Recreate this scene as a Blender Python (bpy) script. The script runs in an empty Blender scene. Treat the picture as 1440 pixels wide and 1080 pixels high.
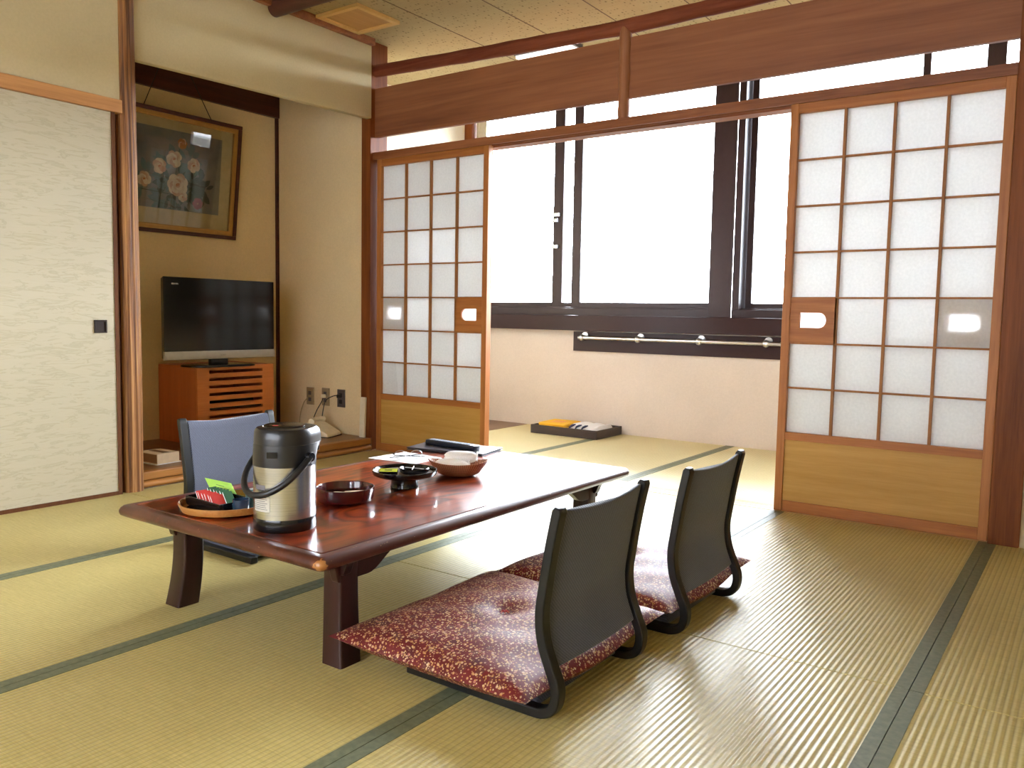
import bpy, bmesh, math, random
from mathutils import Vector, Matrix
random.seed(7)
PI = math.pi
scene = bpy.context.scene
COL = scene.collection

# ------------------------------------------------------------------ helpers
class B:
    """collects shapes into one bmesh"""
    def __init__(s): s.bm = bmesh.new(); s.mi = 0
    def face(s, vs):
        try:
            f = s.bm.faces.new(vs); f.material_index = s.mi; return f
        except ValueError: return None
    def box(s, x0, x1, y0, y1, z0, z1):
        v = [s.bm.verts.new((x, y, z)) for x in (x0, x1) for y in (y0, y1) for z in (z0, z1)]
        for q in ((0,1,3,2),(4,6,7,5),(0,4,5,1),(2,3,7,6),(0,2,6,4),(1,5,7,3)):
            s.face([v[i] for i in q])
        return v
    def loops(s, rings, close=True, cap0=True, cap1=True):
        R = [[s.bm.verts.new(p) for p in r] for r in rings]
        n = len(R[0])
        for a, b in zip(R, R[1:]):
            for i in range(n if close else n-1):
                j = (i+1) % n
                s.face([a[i], a[j], b[j], b[i]])
        if close and cap0: s.face(R[0][::-1])
        if close and cap1: s.face(R[-1])
        return R
    def lathe(s, prof, c=(0,0,0), n=40, sx=1, sy=1):
        cx, cy, cz = c; rings = []
        R = []
        for r, z in prof:
            if r < 1e-6: R.append([s.bm.verts.new((cx, cy, cz+z))])
            else: R.append([s.bm.verts.new((cx+sx*r*math.cos(2*PI*i/n), cy+sy*r*math.sin(2*PI*i/n), cz+z)) for i in range(n)])
        for a, b in zip(R, R[1:]):
            for i in range(n):
                j = (i+1) % n
                if len(a) == 1 and len(b) == 1: continue
                if len(a) == 1: s.face([a[0], b[j], b[i]])
                elif len(b) == 1: s.face([a[i], a[j], b[0]])
                else: s.face([a[i], a[j], b[j], b[i]])
    def tube(s, pts, r, n=10, caps=True):
        P = [Vector(p) for p in pts]; rings = []
        up = None
        for i, p in enumerate(P):
            t = (P[min(i+1, len(P)-1)] - P[max(i-1, 0)]).normalized()
            if up is None:
                up = Vector((0,0,1)) if abs(t.z) < .9 else Vector((1,0,0))
            a = (up - t*up.dot(t)).normalized(); up = a
            b = t.cross(a)
            rr = r[i] if isinstance(r, (list, tuple)) else r
            rings.append([p + a*rr*math.cos(2*PI*k/n) + b*rr*math.sin(2*PI*k/n) for k in range(n)])
        s.loops(rings, True, caps, caps)
    def prism(s, poly, axis, a0, a1):
        """2-D outline extruded along an axis"""
        def P(u, v, w):
            return {'x': (w, u, v), 'y': (u, w, v), 'z': (u, v, w)}[axis]
        s.loops([[P(u, v, a0) for u, v in poly], [P(u, v, a1) for u, v in poly]])
    def xf(s, M):
        bmesh.ops.transform(s.bm, matrix=M, verts=s.bm.verts)

def rrect(hx, hy, r, z, n=5, cx=0, cy=0):
    pts = []
    for k, (sx, sy) in enumerate(((1,1),(-1,1),(-1,-1),(1,-1))):
        for i in range(n+1):
            a = PI/2*k + PI/2*i/n
            pts.append((cx+sx*(hx-r)+r*math.cos(a), cy+sy*(hy-r)+r*math.sin(a), z))
    return pts

def obj(name, b, mats, parent=None, smooth=False, bev=0, sub=0):
    bm = b.bm
    bmesh.ops.recalc_face_normals(bm, faces=bm.faces)
    if parent is not None and getattr(b, 'world', False):
        bmesh.ops.translate(bm, vec=-root_loc(parent), verts=bm.verts)
    me = bpy.data.meshes.new(name); bm.to_mesh(me); bm.free()
    for m in (mats if isinstance(mats, (list, tuple)) else [mats]): me.materials.append(m)
    o = bpy.data.objects.new(name, me); COL.objects.link(o)
    if parent is not None: o.parent = parent
    if smooth:
        for p in me.polygons: p.use_smooth = True
        try: me.set_sharp_from_angle(angle=math.radians(38))
        except Exception: pass
    if bev:
        m = o.modifiers.new('Bevel', 'BEVEL'); m.width = bev; m.segments = 2; m.limit_method = 'ANGLE'; m.angle_limit = math.radians(50)
    if sub:
        m = o.modifiers.new('Sub', 'SUBSURF'); m.levels = sub; m.render_levels = sub
    return o

def root_loc(p):
    v = Vector((0,0,0))
    while p is not None: v += p.location; p = p.parent
    return v
def W():
    b = B(); b.world = True; return b

def tag(o, label, cat, group=None, kind=None):
    o['label'] = label; o['category'] = cat
    if group: o['group'] = group
    if kind: o['kind'] = kind
    return o
def thing(name, label, cat, loc=(0,0,0), rz=0, group=None, kind=None):
    o = bpy.data.objects.new(name, None); o.empty_display_size = .05; COL.objects.link(o)
    o.location = loc; o.rotation_euler = (0,0,rz)
    return tag(o, label, cat, group, kind)
def struct(name, b, mat, label, cat, parent=None, **k):
    o = obj(name, b, mat, parent, **k)
    if parent is None: tag(o, label, cat, kind='structure')
    return o
def wbox(*a):
    b = W(); b.box(*a); return b
def copy_tree(o, parent=None):
    c = o.copy(); COL.objects.link(c)
    if parent is not None: c.parent = parent
    for ch in [q for q in bpy.data.objects if q.parent == o]: copy_tree(ch, c)
    return c

# ------------------------------------------------------------------ materials
def lin(c):
    r = []
    for v in c:
        v /= 255.
        r.append(v/12.92 if v <= .04045 else ((v+.055)/1.055)**2.4)
    return (*r, 1)
MATS = {}
class N:
    def __init__(s, name):
        s.m = bpy.data.materials.new(name); s.m.use_nodes = True
        s.nt = s.m.node_tree; s.n = s.nt.nodes; s.l = s.nt.links
        s.p = s.n['Principled BSDF']; s.out = s.n['Material Output']
    def new(s, t, **k):
        q = s.n.new(t)
        for a, v in k.items():
            if a in q.inputs: q.inputs[a].default_value = v
            else: setattr(q, a, v)
        return q
    def link(s, a, b): s.l.new(a, b)
    def set(s, **k):
        for a, v in k.items(): s.p.inputs[a.replace('_', ' ')].default_value = v
    def coord(s, scale=(1,1,1), rot=(0,0,0), kind='Object'):
        tc = s.new('ShaderNodeTexCoord'); mp = s.new('ShaderNodeMapping')
        mp.inputs['Scale'].default_value = scale; mp.inputs['Rotation'].default_value = rot
        s.link(tc.outputs[kind], mp.inputs['Vector']); return mp.outputs['Vector']
    def noise(s, vec, scale=5, detail=4, rough=.5, dist=0):
        q = s.new('ShaderNodeTexNoise'); q.inputs['Scale'].default_value = scale; q.inputs['Detail'].default_value = detail
        q.inputs['Roughness'].default_value = rough; q.inputs['Distortion'].default_value = dist
        s.link(vec, q.inputs['Vector']); return q.outputs['Fac']
    def ramp(s, fac, stops):
        q = s.new('ShaderNodeValToRGB'); e = q.color_ramp.elements
        while len(e) < len(stops): e.new(.5)
        for i, (p, c) in enumerate(stops):
            e[i].position = p; e[i].color = c if len(c) == 4 else lin(c)
        s.link(fac, q.inputs['Fac']); return q.outputs['Color']
    def mix(s, fac, a, b, mode='MIX'):
        q = s.new('ShaderNodeMix', data_type='RGBA', blend_type=mode)
        for sock, v in ((q.inputs[0], fac), (q.inputs[6], a), (q.inputs[7], b)):
            if hasattr(v, 'default_value'): s.link(v, sock)
            else: sock.default_value = v
        return q.outputs[2]
    def math(s, op, a, b=None):
        q = s.new('ShaderNodeMath', operation=op)
        for i, v in enumerate((a, b)):
            if v is None: continue
            if hasattr(v, 'default_value'): s.link(v, q.inputs[i])
            else: q.inputs[i].default_value = v
        return q.outputs[0]
    def bump(s, h, strength=.3, dist=.002):
        q = s.new('ShaderNodeBump'); q.inputs['Strength'].default_value = strength; q.inputs['Distance'].default_value = dist
        s.link(h, q.inputs['Height']); s.link(q.outputs['Normal'], s.p.inputs['Normal'])
    def col(s, c): s.link(c, s.p.inputs['Base Color'])

def plain(name, c, rough=.5, metal=0, spec=.5, coat=0, var=.06):
    k = N(name); v = k.coord()
    c0 = lin(c); d = lambda f: tuple(min(1, x*f) for x in c0[:3])+(1,)
    k.col(k.ramp(k.noise(v, 30, 3), [(.3, d(1-var)), (.7, d(1+var))]))
    k.set(Roughness=rough, Metallic=metal); k.p.inputs['Specular IOR Level'].default_value = spec
    k.p.inputs['Coat Weight'].default_value = coat; k.p.inputs['Coat Roughness'].default_value = .08
    return k.m
def wood(name, c1, c2, axis='x', s=18, rough=.45, coat=0, fig=.4, spec=.4):
    k = N(name); sc = [s, s, s]; sc['xyz'.index(axis)] = s*.05
    v = k.coord(tuple(sc))
    a = k.noise(v, 1.2, 6, .6, fig); f = [9*x for x in sc]
    g = k.noise(k.coord(tuple(f)), 1, 2)
    m = k.math('ADD', k.math('MULTIPLY', a, .75), k.math('MULTIPLY', g, .25))
    k.col(k.ramp(m, [(.34, c1), (.66, c2)])); k.bump(g, .12, .001)
    k.set(Roughness=rough); k.p.inputs['Coat Weight'].default_value = coat; k.p.inputs['Coat Roughness'].default_value = .1
    k.p.inputs['Specular IOR Level'].default_value = spec
    return k.m
def plaster(name, c, var=.05, bump=.12, rough=.85):
    k = N(name); v = k.coord(); c0 = lin(c); d = lambda f: tuple(min(1, x*f) for x in c0[:3])+(1,)
    n1 = k.noise(v, 90, 3); n2 = k.noise(v, 3, 3)
    m = k.math('ADD', k.math('MULTIPLY', n1, .5), k.math('MULTIPLY', n2, .5))
    k.col(k.ramp(m, [(.35, d(1-var)), (.65, d(1+var))])); k.bump(n1, bump, .002); k.set(Roughness=rough); k.p.inputs['Specular IOR Level'].default_value = .25
    return k.m

m_wall = plaster('cream_wall', (194, 179, 142))
m_alcove = plaster('alcove_wall', (228, 205, 160))
m_pink = plaster('veranda_wall', (198, 186, 176))
m_cream = plaster('veranda_side_wall', (236, 226, 202))
m_post = wood('post_wood', (98, 50, 22), (140, 78, 36), 'z', 16, .5, 0, .4, .2)
m_beam = wood('beam_wood', (108, 58, 38), (150, 90, 58), 'x', 14, .5)
m_log = wood('log_wood', (100, 50, 36), (140, 80, 58), 'x', 12, .7, 0, .4, .08)
m_darklog = wood('dark_log_wood', (58, 30, 22), (88, 50, 36), 'x', 12, .45)
m_board = wood('board_wood', (116, 66, 44), (156, 100, 66), 'x', 7, .5, 0, .8)
m_kamoi = wood('rail_wood', (120, 68, 42), (160, 100, 62), 'x', 18, .5)
m_edge = wood('edge_wood', (170, 118, 70), (200, 146, 92), 'y', 20, .5)
m_step = wood('step_wood', (150, 98, 48), (186, 130, 66), 'y', 14, .4)
m_stepdark = wood('alcove_floor_wood', (112, 74, 40), (146, 100, 56), 'y', 9, .35)
m_dark = wood('dark_board', (58, 26, 20), (84, 40, 28), 'y', 12, .5)
m_frame_v = wood('shoji_stile_wood', (154, 92, 44), (186, 122, 64), 'z', 22, .5)
m_frame_h = wood('shoji_rail_wood', (150, 88, 42), (184, 118, 60), 'x', 22, .5)
m_latt = wood('shoji_lattice_wood', (140, 88, 44), (170, 112, 60), 'z', 22, .6)
m_koshi = wood('shoji_skirt_wood', (178, 134, 62), (198, 154, 82), 'x', 24, .55)
m_win = plain('window_frame_bronze', (52, 39, 42), .35, .0, .3)
m_sill = plain('sill_brown', (46, 28, 30), .3, 0, .2)
m_steel = plain('brushed_steel', (204, 206, 210), .28, 1.0)
m_black = plain('black_lacquer', (18, 17, 20), .16, 0, .5)
m_blackmat = plain('black_plastic', (26, 26, 29), .38)
m_silver = plain('silver_plastic', (176, 172, 168), .4, .5)
m_white = plain('white_paper', (238, 238, 236), .7)
m_ivory = plain('ivory_plastic', (234, 222, 190), .45)
m_plate = plain('plate_bronze', (158, 134, 98), .5)
m_platedark = plain('plate_dark', (84, 76, 74), .45)
m_cord = plain('cord_dark', (30, 24, 22), .5)
m_cordlight = plain('cord_ivory', (176, 150, 104), .5)
m_grey = plain('grey_print', (120, 120, 120), .7)

# tabletop : figured red-brown lacquered wood
def table_top():
    k = N('table_figured_wood')
    v = k.coord((2.6, .8, 2))
    big = k.noise(v, 1.3, 3, .5, .9)
    w = k.math('MULTIPLY', big, 46.0)
    ring = k.math('ABSOLUTE', k.math('SINE', w))
    fine = k.noise(k.coord((120, 7, 20)), 1, 3)
    m = k.math('ADD', k.math('MULTIPLY', ring, .42), k.math('MULTIPLY', fine, .5))
    c1 = k.ramp(m, [(.18, (58, 16, 5)), (.45, (128, 44, 12)), (.8, (178, 78, 26))])
    dk = k.ramp(k.noise(k.coord((3.2, 1.0, 2)), 1.4, 2, .5, .6), [(.42, (255, 255, 255)), (.6, (150, 110, 100))])
    k.col(k.mix(.8, c1, dk, 'MULTIPLY'))
    k.set(Roughness=.30); k.p.inputs['Coat Weight'].default_value = .7; k.p.inputs['Coat Roughness'].default_value = .07
    k.p.inputs['Coat IOR'].default_value = 1.42; k.p.inputs['Specular IOR Level'].default_value = .25
    return k.m
m_tabtop = table_top()
m_tabedge = wood('table_edge_wood', (62, 26, 18), (90, 42, 28), 'y', 16, .35, .3)
def worn_edge():
    k = N('table_edge_worn_wood')
    a = k.noise(k.coord((16, .8, 16)), 1.2, 6, .6, .4)
    c = k.ramp(a, [(.34, (62, 26, 18)), (.66, (92, 43, 28))])
    tc = k.new('ShaderNodeTexCoord')
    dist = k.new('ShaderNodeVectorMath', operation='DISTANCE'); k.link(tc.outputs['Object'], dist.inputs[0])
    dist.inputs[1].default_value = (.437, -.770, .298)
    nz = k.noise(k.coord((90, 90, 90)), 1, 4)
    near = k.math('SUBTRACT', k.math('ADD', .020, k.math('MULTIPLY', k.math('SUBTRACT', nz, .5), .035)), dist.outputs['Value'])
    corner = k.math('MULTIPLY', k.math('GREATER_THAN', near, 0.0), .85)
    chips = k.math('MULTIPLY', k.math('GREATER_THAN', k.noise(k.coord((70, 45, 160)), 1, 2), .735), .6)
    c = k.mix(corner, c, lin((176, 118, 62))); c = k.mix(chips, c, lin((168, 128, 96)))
    k.col(c); k.set(Roughness=.36); k.p.inputs['Coat Weight'].default_value = .25; k.p.inputs['Coat Roughness'].default_value = .12
    return k.m
m_tabedge = worn_edge()
m_tableg = wood('table_leg_wood', (36, 16, 16), (52, 25, 23), 'z', 16, .32, .1)

def tatami(name, c1, c2):
    k = N(name)
    tc = k.new('ShaderNodeTexCoord'); sep = k.new('ShaderNodeSeparateXYZ'); k.link(tc.outputs['Object'], sep.inputs[0])
    x, y = sep.outputs[0], sep.outputs[1]
    rib = k.math('SINE', k.math('MULTIPLY', x, 2*PI/.0152))            # one rib every 15 mm across the mat
    rib01 = k.math('MULTIPLY', k.math('ADD', rib, 1.0), .5)
    groove = k.math('POWER', k.math('SUBTRACT', 1.0, rib01), 6.0)
    strand = k.noise(k.coord((9, 300, 1)), 1, 3, .6)
    tone = k.noise(k.coord((1.4, 1.0, 1)), 1.5, 3)
    cell = k.noise(k.coord((66, 90, 1)), 1, 1)
    m = k.math('ADD', k.math('MULTIPLY', strand, .5), k.math('ADD', k.math('MULTIPLY', tone, .3), k.math('MULTIPLY', cell, .2)))
    c = k.ramp(m, [(.36, c1), (.64, c2)])
    c = k.mix(k.math('MULTIPLY', groove, .38), c, lin((112, 88, 42)))
    k.col(c)
    h = k.math('ADD', rib01, k.math('MULTIPLY', strand, .35))
    k.bump(h, .55, .0022)
    k.set(Roughness=.43); k.p.inputs['Specular IOR Level'].default_value = .6
    return k.m
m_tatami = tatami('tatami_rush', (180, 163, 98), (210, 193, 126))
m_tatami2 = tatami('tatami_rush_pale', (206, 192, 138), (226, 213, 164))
def heri():
    k = N('tatami_border_cloth'); v = k.coord()
    c = k.ramp(k.noise(v, 60, 3), [(.3, (92, 98, 74)), (.7, (116, 120, 94))])
    k.col(c); k.bump(k.noise(k.coord((500, 500, 500)), 1, 1), .2, .0006)
    k.set(Roughness=.5); return k.m
m_heri = heri()

def ceil_mat():
    k = N('ceiling_board')
    vor = k.new('ShaderNodeTexVoronoi'); vor.inputs['Scale'].default_value = 1; vor.inputs['Randomness'].default_value = .35
    k.link(k.coord((50, 32, 1)), vor.inputs['Vector'])
    dots = k.ramp(vor.outputs['Distance'], [(.26, (82, 66, 44)), (.42, (172, 154, 118))])
    k.col(k.mix(.2, dots, k.ramp(k.noise(k.coord((4, 30, 1)), 3, 3), [(.3, (164, 147, 110)), (.7, (186, 170, 132))])))
    tc = k.new('ShaderNodeTexCoord'); sep = k.new('ShaderNodeSeparateXYZ'); k.link(tc.outputs['Object'], sep.inputs[0])
    k.bump(vor.outputs['Distance'], .3, .002)
    k.set(Roughness=.9); k.p.inputs['Specular IOR Level'].default_value = .05; return k.m
m_ceil = ceil_mat()
m_groove = plain('ceiling_joint', (92, 66, 44), .8)

def paper(nm):
    k = N(nm); k.n.remove(k.p)
    v = k.coord((30, 30, 30)); n = k.noise(v, 3, 4)
    c = k.ramp(n, [(.3, (208, 208, 206)), (.7, (218, 218, 216))])
    tr = k.new('ShaderNodeBsdfTranslucent'); df = k.new('ShaderNodeBsdfDiffuse'); tp = k.new('ShaderNodeBsdfRefraction'); tp.inputs['IOR'].default_value = 1.45; tp.inputs['Roughness'].default_value = .7
    for q in (tr, df): k.link(c, q.inputs['Color'])
    a = k.new('ShaderNodeMixShader'); a.inputs[0].default_value = PAPER_D
    k.link(tr.outputs[0], a.inputs[1]); k.link(df.outputs[0], a.inputs[2])
    b = k.new('ShaderNodeMixShader'); b.inputs[0].default_value = PAPER_T
    k.link(a.outputs[0], b.inputs[1]); k.link(tp.outputs[0], b.inputs[2])
    k.link(b.outputs[0], k.out.inputs[0]); return k.m
PAPER_D, PAPER_T = .80, .07
m_paper = paper('shoji_paper')
PAPER_D, PAPER_T = .47, .0
m_paper2 = paper('fill_window_paper')

def glass():
    k = N('clear_glass'); k.n.remove(k.p)
    tp = k.new('ShaderNodeBsdfTransparent'); gl = k.new('ShaderNodeBsdfGlossy'); gl.inputs['Roughness'].default_value = .01
    fr = k.new('ShaderNodeFresnel'); fr.inputs['IOR'].default_value = 1.45
    tp.inputs['Color'].default_value = (.97, .98, .97, 1)
    mx = k.new('ShaderNodeMixShader')
    k.link(fr.outputs[0], mx.inputs[0]); k.link(tp.outputs[0], mx.inputs[1]); k.link(gl.outputs[0], mx.inputs[2])
    k.link(mx.outputs[0], k.out.inputs[0]); return k.m
m_glass = glass()

def fusuma():
    k = N('fusuma_paper'); v = k.coord((1, 1.6, 9))
    n = k.noise(v, 5, 5, .6, 1.2)
    c = k.ramp(n, [(.36, (182, 173, 147)), (.43, (173, 163, 137)), (.47, (184, 175, 150)), (.7, (186, 177, 153))])
    k.col(c); k.set(Roughness=.6); k.bump(n, .1, .001); return k.m
m_fusuma = fusuma()

def toko():
    k = N('ridged_log_wood')
    n = k.noise(k.coord((60, 60, 1.2)), 1, 5, .65, .5)
    k.col(k.ramp(n, [(.36, (84, 48, 24)), (.5, (150, 98, 50)), (.63, (192, 142, 84))]))
    k.bump(n, .9, .008); k.set(Roughness=.55); return k.m
m_toko = toko()

def chair_fabric():
    k = N('chair_fabric')
    d1 = k.math('SINE', k.math('MULTIPLY', add_axes(k, 1, 1), 2*PI/.0085))
    d2 = k.math('SINE', k.math('MULTIPLY', add_axes(k, 1, -1), 2*PI/.0042))
    m = k.math('ADD', k.math('MULTIPLY', d1, .25), k.math('ADD', .5, k.math('MULTIPLY', d2, .12)))
    fz = k.noise(k.coord((260, 260, 260)), 1, 2)
    m2 = k.math('ADD', k.math('MULTIPLY', m, .6), k.math('MULTIPLY', fz, .4))
    k.col(k.ramp(m2, [(.25, (58, 61, 74)), (.75, (86, 90, 108))])); k.bump(m2, .6, .0015)
    k.set(Roughness=.85); k.p.inputs['Sheen Weight'].default_value = .35; k.p.inputs['Sheen Roughness'].default_value = .4
    return k.m
def add_axes(k, a, b):
    tc = k.new('ShaderNodeTexCoord'); sep = k.new('ShaderNodeSeparateXYZ'); k.link(tc.outputs['Object'], sep.inputs[0])
    return k.math('ADD', k.math('MULTIPLY', sep.outputs[1], float(a)), k.math('MULTIPLY', sep.outputs[2], float(b)))
m_chair = chair_fabric()
m_cframe = plain('chair_frame_black', (15, 15, 16), .38, 0, .4, .1)

def cushion_mat():
    k = N('cushion_brocade')
    def spots(scale, lo, hi, seed, squash=(1,1,1)):
        tc = k.coord(tuple(scale*q for q in squash), (seed, seed*.7, seed*1.3))
        nz = k.new('ShaderNodeTexNoise'); nz.inputs['Scale'].default_value = 3.; k.link(tc, nz.inputs['Vector'])
        mp = k.new('ShaderNodeMix', data_type='RGBA', blend_type='LINEAR_LIGHT'); mp.inputs[0].default_value = .12
        k.link(tc, mp.inputs[6]); k.link(nz.outputs['Color'], mp.inputs[7])
        v = k.new('ShaderNodeTexVoronoi'); v.inputs['Scale'].default_value = 1; k.link(mp.outputs[2], v.inputs['Vector'])
        s1 = k.new('ShaderNodeSeparateColor'); k.link(v.outputs['Color'], s1.inputs[0])
        q = k.new('ShaderNodeMapRange'); q.inputs['From Min'].default_value = hi; q.inputs['From Max'].default_value = lo
        k.link(v.outputs['Distance'], q.inputs['Value'])
        on = k.math('GREATER_THAN', s1.outputs[0], .46)
        return k.math('MULTIPLY', q.outputs[0], on), s1.outputs[1]
    base = k.ramp(k.noise(k.coord((14, 14, 14)), 1, 3), [(.3, (92, 18, 20)), (.5, (108, 24, 26)), (.7, (78, 22, 28))])
    c = base
    f0, r0 = spots(34, .30, .42, .9)
    c = k.mix(k.math('MULTIPLY', f0, .55), c, lin((96, 60, 58)))
    f1, r1 = spots(112, .33, .46, .2)
    c = k.mix(k.math('MULTIPLY', f1, .92), c, k.ramp(r1, [(.3, (192, 146, 98)), (.6, (210, 180, 142)), (.9, (178, 112, 98))]))
    f2, r2 = spots(180, .30, .42, 1.7)
    c = k.mix(k.math('MULTIPLY', f2, .85), c, k.ramp(r2, [(.4, (206, 158, 88)), (.8, (226, 202, 160))]))
    f3, r3 = spots(70, .10, .2, 2.3, (1, 3, 1))
    c = k.mix(k.math('MULTIPLY', f3, .8), c, lin((214, 176, 118)))
    k.col(c); k.bump(k.math('ADD', f1, f2), .2, .001)
    k.set(Roughness=.6); k.p.inputs['Specular IOR Level'].default_value = .35; return k.m
m_cush = cushion_mat()

def basketry():
    k = N('woven_bamboo')
    h = k.math('SINE', k.math('MULTIPLY', add_axes(k, 0, 1), 2*PI/.004))
    tc = k.new('ShaderNodeTexCoord'); sep = k.new('ShaderNodeSeparateXYZ'); k.link(tc.outputs['Object'], sep.inputs[0])
    an = k.math('SINE', k.math('MULTIPLY', k.math('ARCTAN2', sep.outputs[1], sep.outputs[0]), 60.0))
    m = k.math('ADD', .5, k.math('MULTIPLY', k.math('ADD', h, an), .25))
    k.col(k.ramp(m, [(.1, (104, 58, 36)), (.8, (176, 116, 78))])); k.bump(m, .6, .002); k.set(Roughness=.5); return k.m
m_basket = basketry()
def terry(name, c):
    k = N(name); n = k.noise(k.coord((300, 300, 300)), 1, 2)
    c0 = lin(c); k.col(k.ramp(n, [(.3, tuple(x*.9 for x in c0[:3])+(1,)), (.7, c0)])); k.bump(n, .5, .002); k.set(Roughness=.95); return k.m
m_towel = terry('white_terry', (250, 248, 244))
m_yellow = terry('yellow_cotton', (236, 182, 50))
m_yprint = plain('towel_print', (226, 158, 88), .9)
m_yukata = terry('white_cotton', (242, 242, 246))
m_navy = plain('navy_print', (44, 52, 84), .9)
m_cab = wood('cabinet_wood', (196, 110, 54), (214, 130, 70), 'y', 12, .4)
m_cabside = wood('cabinet_side_wood', (184, 98, 48), (204, 116, 62), 'z', 12, .4)
m_bowl = plain('red_lacquer', (74, 16, 24), .18, 0, .5, .6)
m_traywood = wood('tray_wood', (150, 96, 44), (186, 128, 66), 'x', 20, .25, .6)
m_darktray = wood('dark_tray_wood', (40, 32, 34), (62, 50, 50), 'x', 30, .4)
m_screen = plain('tv_screen', (8, 8, 10), .12, 0, .5, 0, .0)
m_tvbody = plain('tv_body', (10, 10, 12), .2)
m_redtea = plain('red_packet', (206, 44, 28), .5)
m_greentea = plain('green_packet', (34, 92, 54), .45)
m_card = plain('green_card', (160, 206, 84), .6)
m_print = plain('dark_print', (70, 90, 40), .7)
m_teal = plain('teal_wrap', (84, 128, 134), .4)
m_lime = plain('lime_tag', (206, 214, 40), .5)
m_ashgrey = plain('stand_top', (128, 118, 112), .35)
m_folder = plain('folder_cover', (48, 40, 46), .3)
m_remote = plain('remote_body', (22, 26, 38), .3)
m_buttons = plain('remote_buttons', (150, 154, 162), .5)
m_packet = plain('snack_wrapper', (222, 196, 170), .35)
m_lens = m_glass
m_brownbox = plain('box_pattern', (160, 122, 90), .6)
m_box = plain('tissue_box_card', (222, 200, 164), .6)
m_slot = plain('slot_dark', (120, 84, 52), .8)
m_gold = plain('gilt_frame', (178, 132, 66), .35, .3)
m_mat = plain('cream_mount', (206, 182, 140), .8)
m_iron = plain('dark_metal', (46, 34, 30), .4, .4)
m_vent = wood('vent_wood', (206, 164, 96), (222, 182, 114), 'x', 14, .5)
m_ventin = wood('vent_panel_wood', (176, 132, 78), (192, 148, 92), 'y', 20, .6)
m_blind = plain('curtain_cloth', (208, 200, 180), .9)

def emit(name, c, s):
    k = N(name); k.set(Base_Color=(*c, 1)); k.p.inputs['Emission Color'].default_value = (*c, 1); k.p.inputs['Emission Strength'].default_value = s; return k.m
m_tube = emit('lamp_diffuser', (1, .97, .9), .8)

# ------------------------------------------------------------------ setting
CEIL = 2.59; XR = 4.34; YB = -5.3; YW = 1.749; G = .855
# floor: tatami
fl = struct('floor', wbox(-1.05, XR+.05, YB-.05, 1.95, -.14, -.06), plain('subfloor', (120, 100, 70), .9), 'tatami covered floor of the guest room and veranda', 'floor')
def mat_piece(x0, x1, y0, y1, m, b0=True, b1=True):
    g = .0012
    b = B(); hx, hy = (x1-x0)/2-g, (y1-y0)/2-g
    b.loops([rrect(hx, hy, .004, z, 2) for z in (-.058, -.003)] + [rrect(hx-.002, hy-.002, .004, 0, 2)])
    o = obj('tatami_mat', b, m, fl); o.location = ((x0+x1)/2, (y0+y1)/2, 0)
    for s, on in ((-1, b0), (1, b1)):
        if not on: continue
        q = B(); xa = s*(hx-.031); xb = s*(hx+.0002)
        q.box(min(xa, xb), max(xa, xb), -hy-.0003, hy+.0003, -.05, .0012)
        obj('border', q, m_heri, o)
xs = [.0, .07+G, .07+2*G, .07+3*G, .07+4*G, XR]
for i in range(5):
    for (y0, y1) in ((-3.42, -1.71), (-1.71, -.03), (YB, -3.42)):
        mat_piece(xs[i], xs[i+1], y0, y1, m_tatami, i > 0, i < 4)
vx = [.0, .835, 1.735, 2.60, 3.48, XR]
for i in range(5):
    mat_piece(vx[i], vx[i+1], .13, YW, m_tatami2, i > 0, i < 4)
vb = W(); vb.box(-.62, -.002, .13, YW, -.058, .001)
o = obj('floorboard', vb, wood('veranda_floor_wood', (112, 84, 64), (136, 106, 84), 'y', 10, .4), fl)
# sill track under the sliding screens
b = W(); b.box(-.015, 3.49, -.03, .13, -.058, .001)
for y in (.014, .048, .066, .082): b.box(-.01, 3.485, y, y+.004, .0005, .0016)
sillt = struct('trim_1', b, wood('track_wood', (186, 152, 104), (206, 174, 128), 'x', 20, .4), 'flush wooden floor track under the sliding paper screens', 'track')

# ceiling with board joints
b = W(); b.box(-1.05, XR+.05, YB-.05, 1.754, CEIL, CEIL+.05)
ce = struct('ceiling', b, m_ceil, 'speckled board ceiling over room and veranda', 'ceiling')
b = W()
for i in range(0, 10):
    x = .06+.4565*i
    if x > 0.1: b.box(x-.003, x+.003, YB, 1.74, CEIL-.0012, CEIL+.001)
obj('board_joint', b, m_groove, ce)

# walls
struct('wall_left', wbox(-.06, .03, YB, -1.715, 1.852, CEIL), m_wall, 'cream plaster wall above the sliding door at left', 'wall')
struct('wall_left_rear', wbox(-.06, .03, YB, -2.66, 0, 1.79), m_wall, 'cream plaster wall left of the cream sliding door', 'wall')
b = W()
RX0, RX1, RZ0, RZ1 = .9, 3.9, .45, 2.0
b.box(-.06, RX0, YB-.05, YB, 0, CEIL); b.box(RX1, XR+.05, YB-.05, YB, 0, CEIL); b.box(RX0, RX1, YB-.05, YB, -.06, RZ0); b.box(RX0, RX1, YB-.05, YB, RZ1, CEIL)
struct('wall_rear', b, m_wall, 'cream wall behind the viewer, holding the added fill window', 'wall')
struct('wall_right', wbox(XR, XR+.05, YB, 1.95, -.06, CEIL), m_wall, 'cream side wall on the right of the room', 'wall')
struct('wall_partition', wbox(3.60, XR, -.03, .08, 0, CEIL), m_wall, 'strip of cream wall right of the right post', 'wall')
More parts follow.
